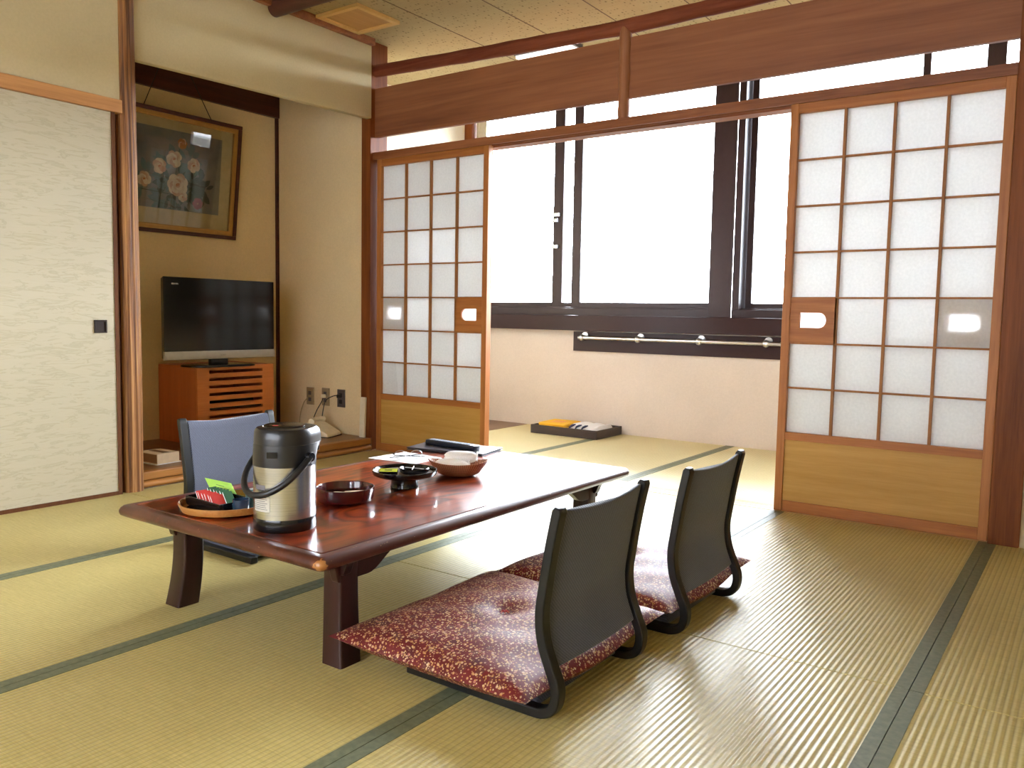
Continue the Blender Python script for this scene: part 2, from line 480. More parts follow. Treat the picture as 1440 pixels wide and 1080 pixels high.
# wall above alcove, bottom edge rises slightly
b = W()
b.prism([(-1.622, 2.068), (-.056, 2.108), (-.056, CEIL), (-1.622, CEIL)], 'x', -.045, .0)
struct('wall_alcove_front', b, m_wall, 'cream hanging wall over the alcove opening', 'wall', bev=.004)
struct('wall_alcove_back', wbox(-1.02, -.95, -1.80, .0, 0, CEIL), m_alcove, 'ochre back wall of the alcove behind the television', 'wall')
struct('wall_alcove_side', wbox(-.95, -.095, -.03, .06, 0, CEIL), m_alcove, 'ochre side wall of the alcove with the wall sockets', 'wall')
struct('wall_alcove_left', wbox(-.95, -.06, -1.80, -1.73, 0, CEIL), m_alcove, 'ochre left side wall of the alcove', 'wall')
# cornice
struct('trim_2', wbox(0, .032, YB, -.056, 2.548, CEIL), m_kamoi, 'brown wooden cornice along the top of the left wall', 'trim', bev=.003)
# fusuma head beam
struct('trim_3', wbox(-.06, .048, YB, -1.712, 1.792, 1.852), m_edge, 'wooden head rail over the cream sliding door', 'trim', bev=.003)
struct('light_block_wall', wbox(-.12, -.06, YB, -1.73, -.06, CEIL), m_wall, 'unseen wall added behind the sliding door to block light leaks', 'wall')  # added to keep sky light from leaking in past the sliding door
struct('trim_21', wbox(-.06, .004, -1.80, -1.712, 0, 1.792), m_dark, 'dark jamb between the sliding door and the log pillar', 'trim')
# alcove platform
b = W(); b.box(-.95, -.012, -1.73, -.03, .0, .0805)
struct('trim_4', b, m_stepdark, 'brown wooden floor board of the raised alcove', 'alcove floor')
b = W(); b.box(-.05, .0, -1.622, -.052, .042, .082)
struct('trim_5', b, m_step, 'squared wooden edge of the alcove step', 'step', bev=.005)
b = W()
pf = [(-.03+.042*math.cos(a)*.9, .018+.022*math.sin(a)) for a in [2*PI*i/18 for i in range(18)]]
b.loops([[(u, y, max(v, -.0)) for u, v in pf] for y in (-1.622, -1.2, -.8, -.4, -.052)])
struct('trim_6', b, m_step, 'rounded pole along the foot of the alcove step', 'step', smooth=True)
# alcove dark beam and corner strip
struct('trim_7', wbox(-.95, -.92, -1.73, -.03, 2.225, 2.47), m_dark, 'dark board across the top of the alcove back wall', 'trim')
struct('trim_8', wbox(-.95, -.93, -.048, -.03, .081, 2.225), m_dark, 'thin dark corner strip in the alcove', 'trim')
# ridged tree-trunk pillar
b = W(); rings = []
for j in range(27):
    z = j*CEIL/26; r0 = .050 - .003*j/26
    ring = []
    for i in range(64):
        a = 2*PI*i/64
        r = r0*(1 + .035*math.sin(11*a+.35*math.sin(z*3)) + .018*math.sin(23*a+z*1.3) + .012*math.sin(3*a+z*2.1))
        ring.append((-.004 + r*math.cos(a), -1.671 + .003*math.sin(z*2.0) + r*math.sin(a), z))
    rings.append(ring)
b.loops(rings)
struct('trim_9', b, m_toko, 'ridged natural log pillar at the left of the alcove', 'pillar', smooth=True)
# partition posts
struct('trim_10', wbox(-.095, -.015, -.05, .10, 0, CEIL), m_post, 'reddish brown square post between alcove and paper screens', 'post', bev=.003)
struct('trim_11', wbox(3.49, 3.60, -.05, .10, 0, CEIL), m_post, 'brown square post at the right end of the paper screens', 'post', bev=.003)
# kamoi
b = W()
b.box(-.015, 3.49, -.03, .13, 1.875, 1.903)
for y0, y1 in ((-.03, -.022), (.0125, .0155), (.050, .13)): b.box(-.015, 3.49, y0, y1, 1.857, 1.8755)
struct('trim_12', b, m_kamoi, 'grooved wooden head rail over the paper screens', 'rail')
b = W(); b.box(-.015, 3.49, -.012, .016, 2.0, 2.302)
struct('trim_13', b, m_board, 'wide brown transom board over the screens', 'board', bev=.002)
def logmesh(pts, r, n=18, seed=0):
    b = W(); rnd = random.Random(seed)
    P = []
    for i in range(len(pts)-1):
        for t in range(8): P.append(Vector(pts[i]).lerp(Vector(pts[i+1]), t/8))
    P.append(Vector(pts[-1]))
    rr = [r*(1+rnd.uniform(-.05, .05)) for _ in P]
    b.tube(P, rr, n); return b
struct('trim_14', logmesh([(-.015, 0, 2.412), (.8, 0, 2.384), (1.7, 0, 2.360), (2.4, 0, 2.372), (3.49, 0, 2.40)], .0375, seed=3), m_log, 'reddish peeled log running above the transom board', 'log beam', smooth=True)
b = W(); b.tube([(1.757, -.008, 1.902+i*.046) for i in range(11)], [.031+.002*math.sin(i*1.7) for i in range(11)], 18)
struct('trim_15', b, wood('short_post_wood', (128, 78, 52), (164, 110, 74), 'z', 14, .45), 'short round post joining head rail and log beam', 'post', smooth=True)
struct('trim_16', logmesh([(.0, -.80, 2.552), (1.4, -.80, 2.55), (2.9, -.80, 2.552), (XR, -.80, 2.55)], .048, 20, 9), m_darklog, 'dark log beam under the ceiling at the upper left', 'log beam', smooth=True)

# veranda shell
struct('wall_window', wbox(-.62, XR, YW, 1.95, -.06, .785), m_pink, 'pale plaster wall below the windows', 'wall')
struct('wall_veranda_left', wbox(-.70, -.62, .06, 1.95, -.06, CEIL), m_cream, 'cream side wall of the veranda behind the left screen', 'wall')
struct('wall_veranda_back', wbox(-.62, -.095, .061, .10, 0, CEIL), m_cream, 'cream wall of the veranda behind the alcove', 'wall')
struct('trim_17', wbox(-.62, -.545, 1.64, 1.75, 0.9, CEIL), m_post, 'wooden corner post beside the window', 'post')
b = W(); rings = []
pl = [(-.54+.012*i, 1.70+.018*math.sin(i*1.9)) for i in range(9)]
rings = [[(x, y, z) for x, y in pl] + [(x, y+.004, z) for x, y in pl[::-1]] for z in (.91, 1.4, 2.0, CEIL-.01)]
b.loops(rings)
tag(obj('curtain', b, m_blind, smooth=True), 'narrow gathered curtain at the left end of the window', 'curtain')
struct('trim_18', wbox(-.62, XR, 1.65, 1.95, .785, .902), m_sill, 'dark brown sill beam under the windows', 'sill', bev=.004)
struct('trim_19', wbox(.436, XR, 1.727, YW, .624, .775), m_sill, 'dark brown board behind the steel handrail', 'board')
# handrail
hr = thing('handrail', 'brushed steel handrail on dark board under the window', 'handrail', (.545, 1.67, .73))
b = W(); b.tube([(.515, 1.67, .730), (XR-.1, 1.67, .730)], .0135, 14); obj('rail', b, m_steel, hr, smooth=True)
x = .545
while x < XR-.1:
    b = W()
    b.lathe([(0, -.026), (.013, -.022), (.0225, -.012), (.0245, 0), (.0225, .012), (.013, .022), (0, .026)], (x, 1.67, .730), 16)
    b.tube([(x, 1.67, .730), (x, 1.726, .745)], .008, 10)
    b.tube([(x, 1.718, .745), (x, 1.7272, .745)], .028, 20)
    obj('bracket', b, m_steel, hr, smooth=True); x += .479

# windows : frames, sashes, panes, locks
ZB, ZT = .902, 2.67
def window(name, x0, x1, sashes, label):
    t = thing(name, label, 'window', (x0, 1.80, ZB), kind='structure')
    b = W(); y0, y1 = 1.755, 1.925
    b.box(x0, x1, y0, y1, ZB, .958); b.box(x0, x1, y0, y1, ZT-.045, ZT)
    b.box(x0, x0+.05, y0, y1, .958, ZT-.045); b.box(x1-.05, x1, y0, y1, .958, ZT-.045)
    for y in (1.81, 1.86): b.box(x0+.05, x1-.05, y, y+.006, .957, .968)
    b.box(sashes[0][1]-.01, sashes[1][0]+.01, 1.872, 1.904, .958, 1.004)
    obj('window_frame', b, m_win, t, bev=.002)
    for (a, c, y, wl, wr) in sashes:
        b = W(); z0, z1 = .960, ZT-.046; d = .032
        b.box(a, a+wl, y, y+d, z0, z1); b.box(c-wr, c, y, y+d, z0, z1)
        b.box(a+wl, c-wr, y, y+d, z0, z0+.045); b.box(a+wl, c-wr, y, y+d, z1-.045, z1)
        s = obj('sash', b, m_win, t, bev=.002)
        g = W(); g.box(a+wl-.004, c-wr+.004, y+.013, y+.018, z0+.042, z1-.042); obj('pane', g, m_glass, s)
    return t
w1 = window('window_1', -.70, 1.62, [(-.66, .225, 1.872, .05, .095), (.345, 1.575, 1.822, .08, .05)], 'dark framed sliding window left of the mullion')
for z, w in ((1.71, .055), (1.665, .03), (1.455, .035)):
    b = W(); b.box(.17-w/2, .17+w/2, 1.845, 1.8725, z-.014, z+.014)
    b.tube([(.17-w/2, 1.852, z), (.17-w/2-.02, 1.845, z-.012)], .007, 8)
    obj('lock', b, m_steel, w1, bev=.002)
struct('trim_20', wbox(1.535, 1.70, 1.735, 1.755, ZB, CEIL), m_win, 'dark mullion cover between the two windows', 'mullion', bev=.003)
w2 = window('window_2', 1.70, XR-.005, [(1.752, 2.865, 1.872, .045, .045), (3.17, 4.28, 1.822, .1, .05)], 'dark framed sliding window right of the mullion')

# ------------------------------------------------------------------ shoji
def shoji(x0, x1, y, label, hik):
    """y = room-side face. hik: (column, which side is flat)"""
    t = thing('shoji_panel', label, 'sliding screen', (x0, y, 0))
    Z0, Z1 = .0018, 1.8745; d = .03; st = .036
    zp0, zp1 = .372, 1.815
    for a, c in ((x0, x0+st), (x1-st, x1)): obj('stile', setw(a, c, y, y+d, Z0, Z1), m_frame_v, t, bev=.002)
    obj('top_rail', setw(x0+st, x1-st, y+.002, y+d-.002, zp1, Z1), m_frame_h, t, bev=.0015)
    obj('middle_rail', setw(x0+st, x1-st, y+.002, y+d-.002, zp0-.036, zp0), m_frame_h, t, bev=.0015)
    obj('bottom_rail', setw(x0+st, x1-st, y+.002, y+d-.002, Z0, .052), m_frame_h, t, bev=.0015)
    obj('skirt_board', setw(x0+st, x1-st, y+.009, y+.019, .052, zp0-.036), m_koshi, t)
    nc, nr = 4, 7; W_ = (x1-x0-2*st); cw = W_/nc; ch = (zp1-zp0)/nr
    b = W()
    for i in range(1, nc):
        x = x0+st+cw*i; b.box(x-.0055, x+.0055, y+.006, y+.0235, zp0, zp1)
    for j in range(1, nr):
        z = zp0+ch*j; b.box(x0+st, x1-st, y+.008, y+.0232, z-.0042, z+.0042)
    obj('lattice', b, m_latt, t)
    # paper (skips the finger-hold cell)
    b = W(); col, flat = hik; row = 2
    for i in range(nc):
        for j in range(nr):
            if i == col and j == row: continue
            xa, xb = x0+st+cw*i, x0+st+cw*(i+1); za, zb = zp0+ch*j, zp0+ch*(j+1)
            b.face([b.bm.verts.new(p) for p in ((xa, y+.024, za), (xb, y+.024, za), (xb, y+.024, zb), (xa, y+.024, zb))])
    obj('paper', b, m_paper, t)
    # wooden finger-hold square with a rounded hole
    xa, xb = x0+st+cw*col, x0+st+cw*(col+1); za, zb = zp0+ch*row, zp0+ch*(row+1)
    if col == 0: xb += .002
    hw, hh = .058, .034; cx = (xa+xb)/2 + (.008 if flat == 'l' else -.008)*0; cz = (za+zb)/2+.002
    hole = []
    n = 10
    s = -1 if flat == 'l' else 1            # flat end on side s
    hole.append((cx+s*hw, cz-s*0-hh)); hole.append((cx+s*hw, cz+hh))
    for i in range(n+1):
        a = PI/2 + PI*i/n
        hole.append((cx - s*(hw-hh*.9) + s*hh*.9*math.cos(a), cz+hh*math.sin(a)))
    # outer loop: project each hole point to the rectangle
    def outer(p):
        dx, dz = p[0]-cx, p[1]-cz; k = min((xb-cx)/abs(dx) if abs(dx) > 1e-6 else 9e9, (zb-cz)/abs(dz) if abs(dz) > 1e-6 else 9e9)
        return (cx+dx*k, cz+dz*k)
    # denser perimeter incl. corners
    per = []
    ang = sorted([math.atan2(p[1]-cz, p[0]-cx) for p in hole] + [math.atan2(q*(zb-cz), r*(xb-cx)) for q in (-1, 1) for r in (-1, 1)])
    def hit(a):                             # ray / hole outline
        best = None; d2 = (math.cos(a), math.sin(a))
        for i in range(len(hole)):
            p, q = hole[i], hole[(i+1) % len(hole)]
            ex, ez = q[0]-p[0], q[1]-p[1]; det = d2[0]*ez-d2[1]*ex
            if abs(det) < 1e-12: continue
            tx, tz = p[0]-cx, p[1]-cz
            tt = (tx*ez-tz*ex)/det; u = (tx*d2[1]-tz*d2[0])/det
            if tt > 0 and -1e-6 <= u <= 1+1e-6: best = tt if best is None else max(best, tt)
        return (cx+d2[0]*best, cz+d2[1]*best)
    inn = [hit(a) for a in ang]; out = [outer((cx+math.cos(a), cz+math.sin(a))) for a in ang]
    b = W()
    rings = [[(u, y+.006, v) for u, v in out], [(u, y+.006, v) for u, v in inn], [(u, y+.02, v) for u, v in inn], [(u, y+.02, v) for u, v in out], [(u, y+.006, v) for u, v in out]]
    b.loops(rings, True, False, False)
    h = obj('finger_hold', b, m_frame_h, t)
    # slit beside the hole and the single sheet of paper behind it
    b = W(); b.face([b.bm.verts.new(p) for p in ((xa, y+.0215, za), (xb, y+.0215, za), (xb, y+.0215, zb), (xa, y+.0215, zb))]) if False else None
    b.box(cx-hw-.004, cx+hw+.004, y+.0205, y+.0212, cz-hh-.004, cz+hh+.004); obj('hole_paper', b, m_paper1, h)
    return t
def setw(*a):
    return wbox(*a)
def paper1():
    k = N('thin_hole_paper'); k.n.remove(k.p)
    tr = k.new('ShaderNodeBsdfTranslucent'); tr.inputs['Color'].default_value = (.95, .95, .95, 1)
    tp = k.new('ShaderNodeBsdfTransparent'); b = k.new('ShaderNodeMixShader'); b.inputs[0].default_value = .3
    k.link(tr.outputs[0], b.inputs[1]); k.link(tp.outputs[0], b.inputs[2]); k.link(b.outputs[0], k.out.inputs[0]); return k.m
m_paper1 = paper1()
w3 = thing('added_fill_window', 'papered lattice window added behind the viewer for fill light', 'window', (2.4, YB, RZ0), kind='structure')  # unseen window, added to let fill daylight in from the viewer's side
b = W(); b.box(RX0, RX1, YB-.04, YB, RZ0, RZ0+.04); b.box(RX0, RX1, YB-.04, YB, RZ1-.04, RZ1)
for i in range(5):
    x = RX0+.02+(RX1-RX0-.04)*i/4; b.box(x-.02, x+.02, YB-.04, YB, RZ0+.04, RZ1-.04)
obj('window_frame', b, m_frame_h, w3)
b = W()
for i in range(16):
    x = RX0+(RX1-RX0)*(i+.5)/16; b.box(x-.005, x+.005, YB-.025, YB-.01, RZ0+.04, RZ1-.04)
for j in range(1, 8):
    z = RZ0+(RZ1-RZ0)*j/8; b.box(RX0+.04, RX1-.04, YB-.024, YB-.011, z-.004, z+.004)
obj('lattice', b, m_latt, w3)
b = W(); b.face([b.bm.verts.new(p) for p in ((RX0+.01, YB-.03, RZ0+.01), (RX1-.01, YB-.03, RZ0+.01), (RX1-.01, YB-.03, RZ1-.01), (RX0+.01, YB-.03, RZ1-.01))])
obj('fill_window_paper', b, m_paper2, w3)
shoji(.012, .900, -.018, 'paper screen left of the opening, nearer the room', (3, 'r'))
shoji(.0, .885, .016, 'second paper screen stacked behind the left screen', (0, 'r'))
shoji(2.612, 3.487, -.018, 'paper screen right of the opening, nearer the room', (0, 'l'))
shoji(2.622, 3.489, .016, 'second paper screen stacked behind the right screen', (3, 'l'))

# ------------------------------------------------------------------ fusuma
fu = thing('fusuma_door', 'cream papered sliding door with a dark square pull', 'sliding door', (.0, -2.2, 0))
b = wbox(.012, .034, -2.645, -1.762, .018, 1.790); obj('door_panel', b, m_fusuma, fu)
b = W()
b.box(.008, .038, -1.762, -1.744, .0, 1.791); b.box(.008, .038, -2.66, -2.645, .0, 1.791)
b.box(.008, .038, -2.645, -1.762, .0, .018); obj('door_edge', b, wood('fusuma_edge', (84, 48, 26), (104, 64, 36), 'z', 20, .7, 0, .4, .2), fu)
b = W(); zc, yc = .804, -1.832
b.box(.034, .0395, yc-.030, yc+.030, zc-.030, zc-.022); b.box(.034, .0395, yc-.030, yc+.030, zc+.022, zc+.030)
b.box(.034, .0395, yc-.030, yc-.022, zc-.022, zc+.022); b.box(.034, .0395, yc+.022, yc+.030, zc-.022, zc+.022)
b.box(.0335, .0355, yc-.022, yc+.022, zc-.022, zc+.022)
obj('door_pull', b, m_iron, fu, bev=.001)

# ------------------------------------------------------------------ ceiling fittings
t = thing('ceiling_vent', 'square wooden ceiling vent beside the left cornice', 'vent', (.2, -.37, CEIL))
b = W(); X0, X1, Y0, Y1 = .035, .375, -.54, -.20
for q in ((X0, X1, Y0, Y0+.03), (X0, X1, Y1-.03, Y1), (X0, X0+.03, Y0+.03, Y1-.03), (X1-.03, X1, Y0+.03, Y1-.03)): b.box(*q, CEIL-.02, CEIL-.0005)
obj('vent_frame', b, m_vent, t, bev=.002)
b = wbox(X0+.03, X1-.03, Y0+.03, Y1-.03, CEIL-.008, CEIL-.001); obj('vent_panel', b, m_ventin, t)
t = thing('ceiling_lamp', 'lit white fluorescent lamp on the veranda ceiling', 'lamp', (.9, .66, CEIL))
b = wbox(.62, 1.06, .60, .73, CEIL-.032, CEIL-.0005); obj('lamp_housing', b, m_platedark, t, bev=.004)
b = wbox(.63, 1.05, .605, .725, CEIL-.05, CEIL-.032); obj('lamp_diffuser', b, m_tube, t, bev=.006)

# ------------------------------------------------------------------ table
TX0, TX1, TY0, TY1, TZ = 1.505, 2.383, -2.580, -1.037, .316
tcx, tcy = (TX0+TX1)/2, (TY0+TY1)/2; hx, hy = (TX1-TX0)/2, (TY1-TY0)/2
tb = thing('low_table', 'low lacquered red-brown wooden table with curved legs', 'table', (tcx, tcy, 0))
b = B()
prof = [(.06, .285), (.03, .281), (.012, .2815), (.003, .287), (0, .2945), (0, .300), (.0035, .3075), (.010, .3135), (.018, .3155), (.034, .3155), (.036, .3130), (.038, .3130), (.0395, .3150)]
b.loops([rrect(hx-i, hy-i, max(.018-i*.3, .004), z) for i, z in prof], True, True, True)
o = obj('tabletop', b, m_tabedge, tb, smooth=True)
b = B(); i = .0395
b.loops([rrect(hx-i, hy-i, .006, z) for z in (.3125, .3152)] + [rrect(hx-i-.0012, hy-i-.0012, .005, .316)])
obj('tabletop_panel', b, m_tabtop, tb)
for sx in (-1, 1):
    for sy in (-1, 1):
        b = B(); rings = []
        for k in range(13):
            u = k/12; z = .2815*(1-u); off = .0+.013*u**2.2-.005*math.sin(PI*u)
            w = .032+.004*u**2; r = .007
            cx = sx*(hx-.104+off); cy = sy*(hy-.160+off*.8)
            rings.append(rrect(w, w, r, z, 3, cx, cy))
        b.loops(rings); obj('leg', b, m_tableg, tb, smooth=True)
        # curved brackets beside the leg
        cx, cy = sx*(hx-.104), sy*(hy-.160)
        def brk(L, h):
            pts = [(0, .2818), (0, .2818-h)]
            for k in range(9):
                a = k/8; pts.append((L*(.25+.75*a), .2818-h+h*.72*(.5-.5*math.cos(PI*a))*(1 if a < 1 else 1)))
            pts.append((L, .2818)); return pts
        for pts_, ax, c0 in (([(cy-sy*.028-sy*u, v) for u, v in brk(.15, .068)], 'x', (cx+sx*.004, cx+sx*.030)), ([(cy+sy*.028+sy*u, v) for u, v in brk(.024, .068)], 'x', (cx+sx*.004, cx+sx*.030)),
                             ([(cx-sx*.028-sx*u, v) for u, v in brk(.10, .05)], 'y', (cy+sy*.004, cy+sy*.030)), ([(cx+sx*.028+sx*u, v) for u, v in brk(.03, .05)], 'y', (cy+sy*.004, cy+sy*.030))):
            b = B(); b.prism(pts_, ax, *c0); obj('bracket', b, m_tableg, tb, bev=.002)

# ------------------------------------------------------------------ legless chairs
PROF = [(-.012, .478), (-.030, .39), (-.046, .29), (-.0525, .232), (-.046, .175), (-.026, .122), (-.010, .085), (-.0085, .055), (-.018, .030), (-.040, .0165), (-.075, .0125), (-.20, .0122), (-.36, .0122), (-.44, .0122)]
def smoothpath(pts, n=6):
    P = [Vector((x, 0, z)) for x, z in pts]; out = []
    for i in range(len(P)-1):
        p0, p1, p2, p3 = P[max(i-1, 0)], P[i], P[i+1], P[min(i+2, len(P)-1)]
        for k in range(n):
            t = k/n
            out.append(.5*((2*p1)+(p2-p0)*t+(2*p0-5*p1+4*p2-p3)*t*t+(3*p1-p0-3*p2+p3)*t**3))
    out.append(P[-1]); return out
def make_chair():
    """origin on floor at rear edge centre, back towards +x"""
    t = bpy.data.objects.new('legless_chair', None); COL.objects.link(t); t.empty_display_size = .05
    path = smoothpath(PROF); th = .0115
    hwid = .215
    for s in (-1, 1):
        b = B(); rings = []
        ya, yb = s*hwid, s*(hwid-.030)
        for i, p in enumerate(path):
            tg = (path[min(i+1, len(path)-1)]-path[max(i-1, 0)]).normalized(); nn = Vector((tg.z, 0, -tg.x))
            e = th*(.55 if i == 0 else 1)
            q0, q1 = p+nn*e, p-nn*e
            lo = lambda q: max(q.z, .0008)
            rings.append([(q0.x, ya, lo(q0)), (q1.x, ya, lo(q1)), (q1.x, yb, lo(q1)), (q0.x, yb, lo(q0))])
        b.loops(rings); obj('side_frame', b, m_cframe, t, smooth=True, bev=.003)
    # upholstered back
    bk = [p for p in path if .112 <= p.z <= .470 and p.x > -.06]
    b = B(); nu = 12; rings = []
    def pt(p, u, off):
        tgx = 1-(2*u-1)**2
        return (p.x+off+.008*tgx, (2*u-1)*(hwid-.0305), p.z-.012*tgx*(p.z/.47)**3)
    front, back = -.014, .002
    rings = []
    for j, p in enumerate(bk):
        shr = .6 if j in (0, len(bk)-1) else 1
        ring = [pt(p, u/nu, back*shr) for u in range(nu+1)] + [pt(p, u/nu, front*shr) for u in range(nu, -1, -1)]
        rings.append(ring)
    b.loops(rings); obj('backrest', b, m_chair, t, smooth=True, bev=.003)
    b = B()
    rings = [rrect(.175, hwid-.031, .01, z, 3, -.245) for z in (.016, .036)] + [rrect(.170, hwid-.036, .01, .043, 3, -.245)]
    b.loops(rings); obj('seat_pad', b, m_chair, t, smooth=True)
    return t
ch = make_chair(); ch.location = (2.908, -2.165, 0)
CG = 'legless chairs round the low table'
tag(ch, 'nearest black framed legless chair, grey back turned to the viewer', 'chair', CG)
c2 = copy_tree(ch); c2.location = (2.930, -1.537, 0)
tag(c2, 'black framed legless chair between near chair and right paper screen', 'chair', CG)
c3 = copy_tree(ch); c3.location = (1.000, -1.850, 0); c3.rotation_euler = (0, 0, PI)
tag(c3, 'legless chair on the far side of the table before the television', 'chair', CG)

def cushion(a, bb, seed, wob):
    b = B(); n = 40; rnd = random.Random(seed); top, bot = {}, {}
    ph = [rnd.uniform(0, 6) for _ in range(6)]
    for i in range(n+1):
        for j in range(n+1):
            u, v = 2*i/n-1, 2*j/n-1
            x = a*u*(1-.055*(1-v*v)); y = bb*v*(1-.055*(1-u*u))
            if wob: x += .022*max(0, u)**3*math.exp(-(y/.15)**2)
            h = (max(0, 1-abs(u)**2.6)*max(0, 1-abs(v)**2.6))**.42
            tuft = math.exp(-(u*u+v*v)/.02)
            wr = .0035*h*math.sin(7*u+3*v+ph[0])*math.sin(5*v+ph[1]) + .002*h*math.sin(13*v-6*u+ph[2])
            seam = .072 + .010*(u*u*v*v)
            top[i, j] = b.bm.verts.new((x, y, seam+.058*h-.018*tuft+wr))
            edge = i in (0, n) or j in (0, n)
            bot[i, j] = top[i, j] if edge else b.bm.verts.new((x, y, max(.0455, seam-.034*min(1, h*1.3))))
    for i in range(n):
        for j in range(n):
            b.face([top[i, j], top[i+1, j], top[i+1, j+1], top[i, j+1]])
            b.face([bot[i, j], bot[i, j+1], bot[i+1, j+1], bot[i+1, j]])
    return b
SG = 'floor cushions on the legless chairs'
def tassel(par, z):
    b = B()
    for k in range(7):
        a = 2*PI*k/7; b.tube([(0, 0, z), (.007*math.cos(a), .007*math.sin(a), z+.003), (.014*math.cos(a), .014*math.sin(a), z-.0005)], .0012, 5)
    obj('tuft_thread', b, plain('red_thread', (176, 36, 36), .8) if 'red_thread' not in bpy.data.materials else bpy.data.materials['red_thread'], par)
k1 = obj('floor_cushion', cushion(.298, .338, 1, True), m_cush, smooth=True); k1.location = (2.592, -2.140, 0)
tag(k1, 'dark red flowered cushion on the nearest legless chair', 'cushion', SG); tassel(k1, .114)
k2 = obj('floor_cushion', cushion(.300, .315, 5, True), m_cush, smooth=True); k2.location = (2.606, -1.480, 0)
tag(k2, 'dark red flowered cushion on the chair nearer the paper screens', 'cushion', SG); tassel(k2, .114)

# ------------------------------------------------------------------ things on the table
def on(x, y): return (x, y, TZ)
# camera-facing helper directions for the vacuum pot
CAMP = Vector((3.8143, -3.8421, .8825))
tp = Vector((2.078, -2.433, TZ)); ec = (CAMP-tp); ec.z = 0; ec.normalize(); er = Vector((-ec.y, ec.x, 0))
pot = thing('vacuum_pot', 'steel pump vacuum pot with black lid and carrying handle', 'vacuum pot', tuple(tp), math.atan2(er.y, er.x))
# local axes: +x = picture right, -y = towards viewer
R0 = .0815
def ring(r, z, sp=0, n=48, dirv=(.80, .6), w=.42):
    out = []
    d = Vector((dirv[0], dirv[1])).normalized()
    for i in range(n):
        a = 2*PI*i/n; v = Vector((math.cos(a), math.sin(a)))
        c = max(0, v.dot(d)); e = 1 + sp*(c**6)
        out.append((r*e*v.x, r*e*v.y, z))
    return out
b = B(); b.loops([ring(r, z) for r, z in ((R0*.97, 0), (R0*1.0, .004), (R0*1.0, .030), (R0*.985, .034))]); obj('base', b, m_black, pot, smooth=True)
def brushed():
    k = N('pot_steel'); v = k.coord((1, 1, 180)); k.col(k.ramp(k.noise(v, 4, 2), [(.3, (182, 182, 184)), (.7, (204, 204, 206))]))
    k.set(Metallic=1.0, Roughness=.26); k.p.inputs['Anisotropic'].default_value = .5; return k.m
b = B(); b.loops([ring(R0*.985, .034), ring(R0*.985, .172)], True, False, False); obj('body', b, brushed(), pot, smooth=True)
DV = (.82, .57)
b = B()
b.loops([ring(R0*.995, .170), ring(R0*.995, .190, .0, 48, DV), ring(R0*.985, .210, .18, 48, DV), ring(R0*.975, .226, .36, 48, DV), ring(R0*.965, .2265, .36, 48, DV), ring(R0*.96, .242, .36, 48, DV), ring(R0*.94, .258, .32, 48, DV), ring(R0*.88, .266, .27, 48, DV), ring(R0*.70, .269, .1, 48, DV), ring(R0*.68, .2665, .0, 48, DV)])
obj('lid', b, plain('pot_lid', (18, 18, 22), .32, 0, .5, .15), pot, smooth=True)
b = B(); b.loops([ring(R0*.66, .266), ring(R0*.66, .2715), ring(R0*.6, .2735)]); obj('pump_button', b, m_black, pot, smooth=True)
b = B(); b.box(-.030, -.016, -.03, -.02, .2728, .2742); obj('lock_mark', b, plain('red_mark', (190, 60, 50), .5), pot)
d = Vector(DV).normalized()
b = B(); c = d*(R0*1.24); b.tube([(c.x, c.y, .208), (c.x*.99, c.y*.99, .195)], .009, 12); obj('spout', b, m_black, pot, smooth=True)
# handle: hinged on front-right / rear-left, loop hangs to front-left
pv = Vector((math.sin(math.radians(43)), -math.cos(math.radians(43)), 0)); qv = Vector((-.73, -.68, 0))
pts = []
for i in range(25):
    a = -PI/2 + PI*i/24
    s_, c_ = math.sin(a), math.cos(a)
    r_in = (R0+.012)
    side = pv*(r_in*s_)
    p = side + qv*((R0+.022)*(c_**.8 if c_ > 0 else 0))
    z = .196 - .094*(c_**.85 if c_ > 0 else 0)
    pts.append((p.x, p.y, z))
b = B(); b.tube(pts, .0085, 12); obj('handle', b, m_blackmat, pot, smooth=True)
for s in (-1, 1):
    p = pv*s*(R0+.004); q = pv*s*(R0+.018); b = B(); b.tube([(p.x, p.y, .196), (q.x, q.y, .196)], .0115, 14); obj('handle_pivot', b, m_black, pot, smooth=True)
b = B(); rr = R0+.001
aa = math.radians(-112)
b.loops([[((rr+e)*math.cos(aa+t), (rr+e)*math.sin(aa+t), z) for e, t in ((0, -.16), (.004, -.16), (.004, 0), (.004, .16), (0, .16), (-.004, 0))] for z in (.196, .212)]); obj('lid_catch', b, m_black, pot, smooth=True)
def wrap(name, mat, a0, a1, z0, z1, r):
    b = B(); n = 8
    b.loops([[(r*math.cos(math.radians(a0+(a1-a0)*i/n)), r*math.sin(math.radians(a0+(a1-a0)*i/n)), z) for i in range(n+1)] for z in (z0, z1)], False); return obj(name, b, mat, pot)
wrap('label_sticker', plain('sticker_silver', (196, 190, 178), .5), -158, -118, .055, .098, R0*.985+.0006)
wrap('maker_plate', plain('maker_plate_grey', (120, 116, 120), .4), -152, -128, .112, .124, R0*.985+.0006)
b = B()
for i in range(7):
    z = .092-.0052*i; n = 6; r = R0*.985+.001; a0, a1 = -155, -122-random.random()*8
    V = [[b.bm.verts.new((r*math.cos(math.radians(a0+(a1-a0)*k/n)), r*math.sin(math.radians(a0+(a1-a0)*k/n)), zz)) for k in range(n+1)] for zz in (z, z+.0016)]
    for k in range(n): b.face([V[0][k], V[0][k+1], V[1][k+1], V[1][k]])
obj('label_print', b, m_grey, pot)

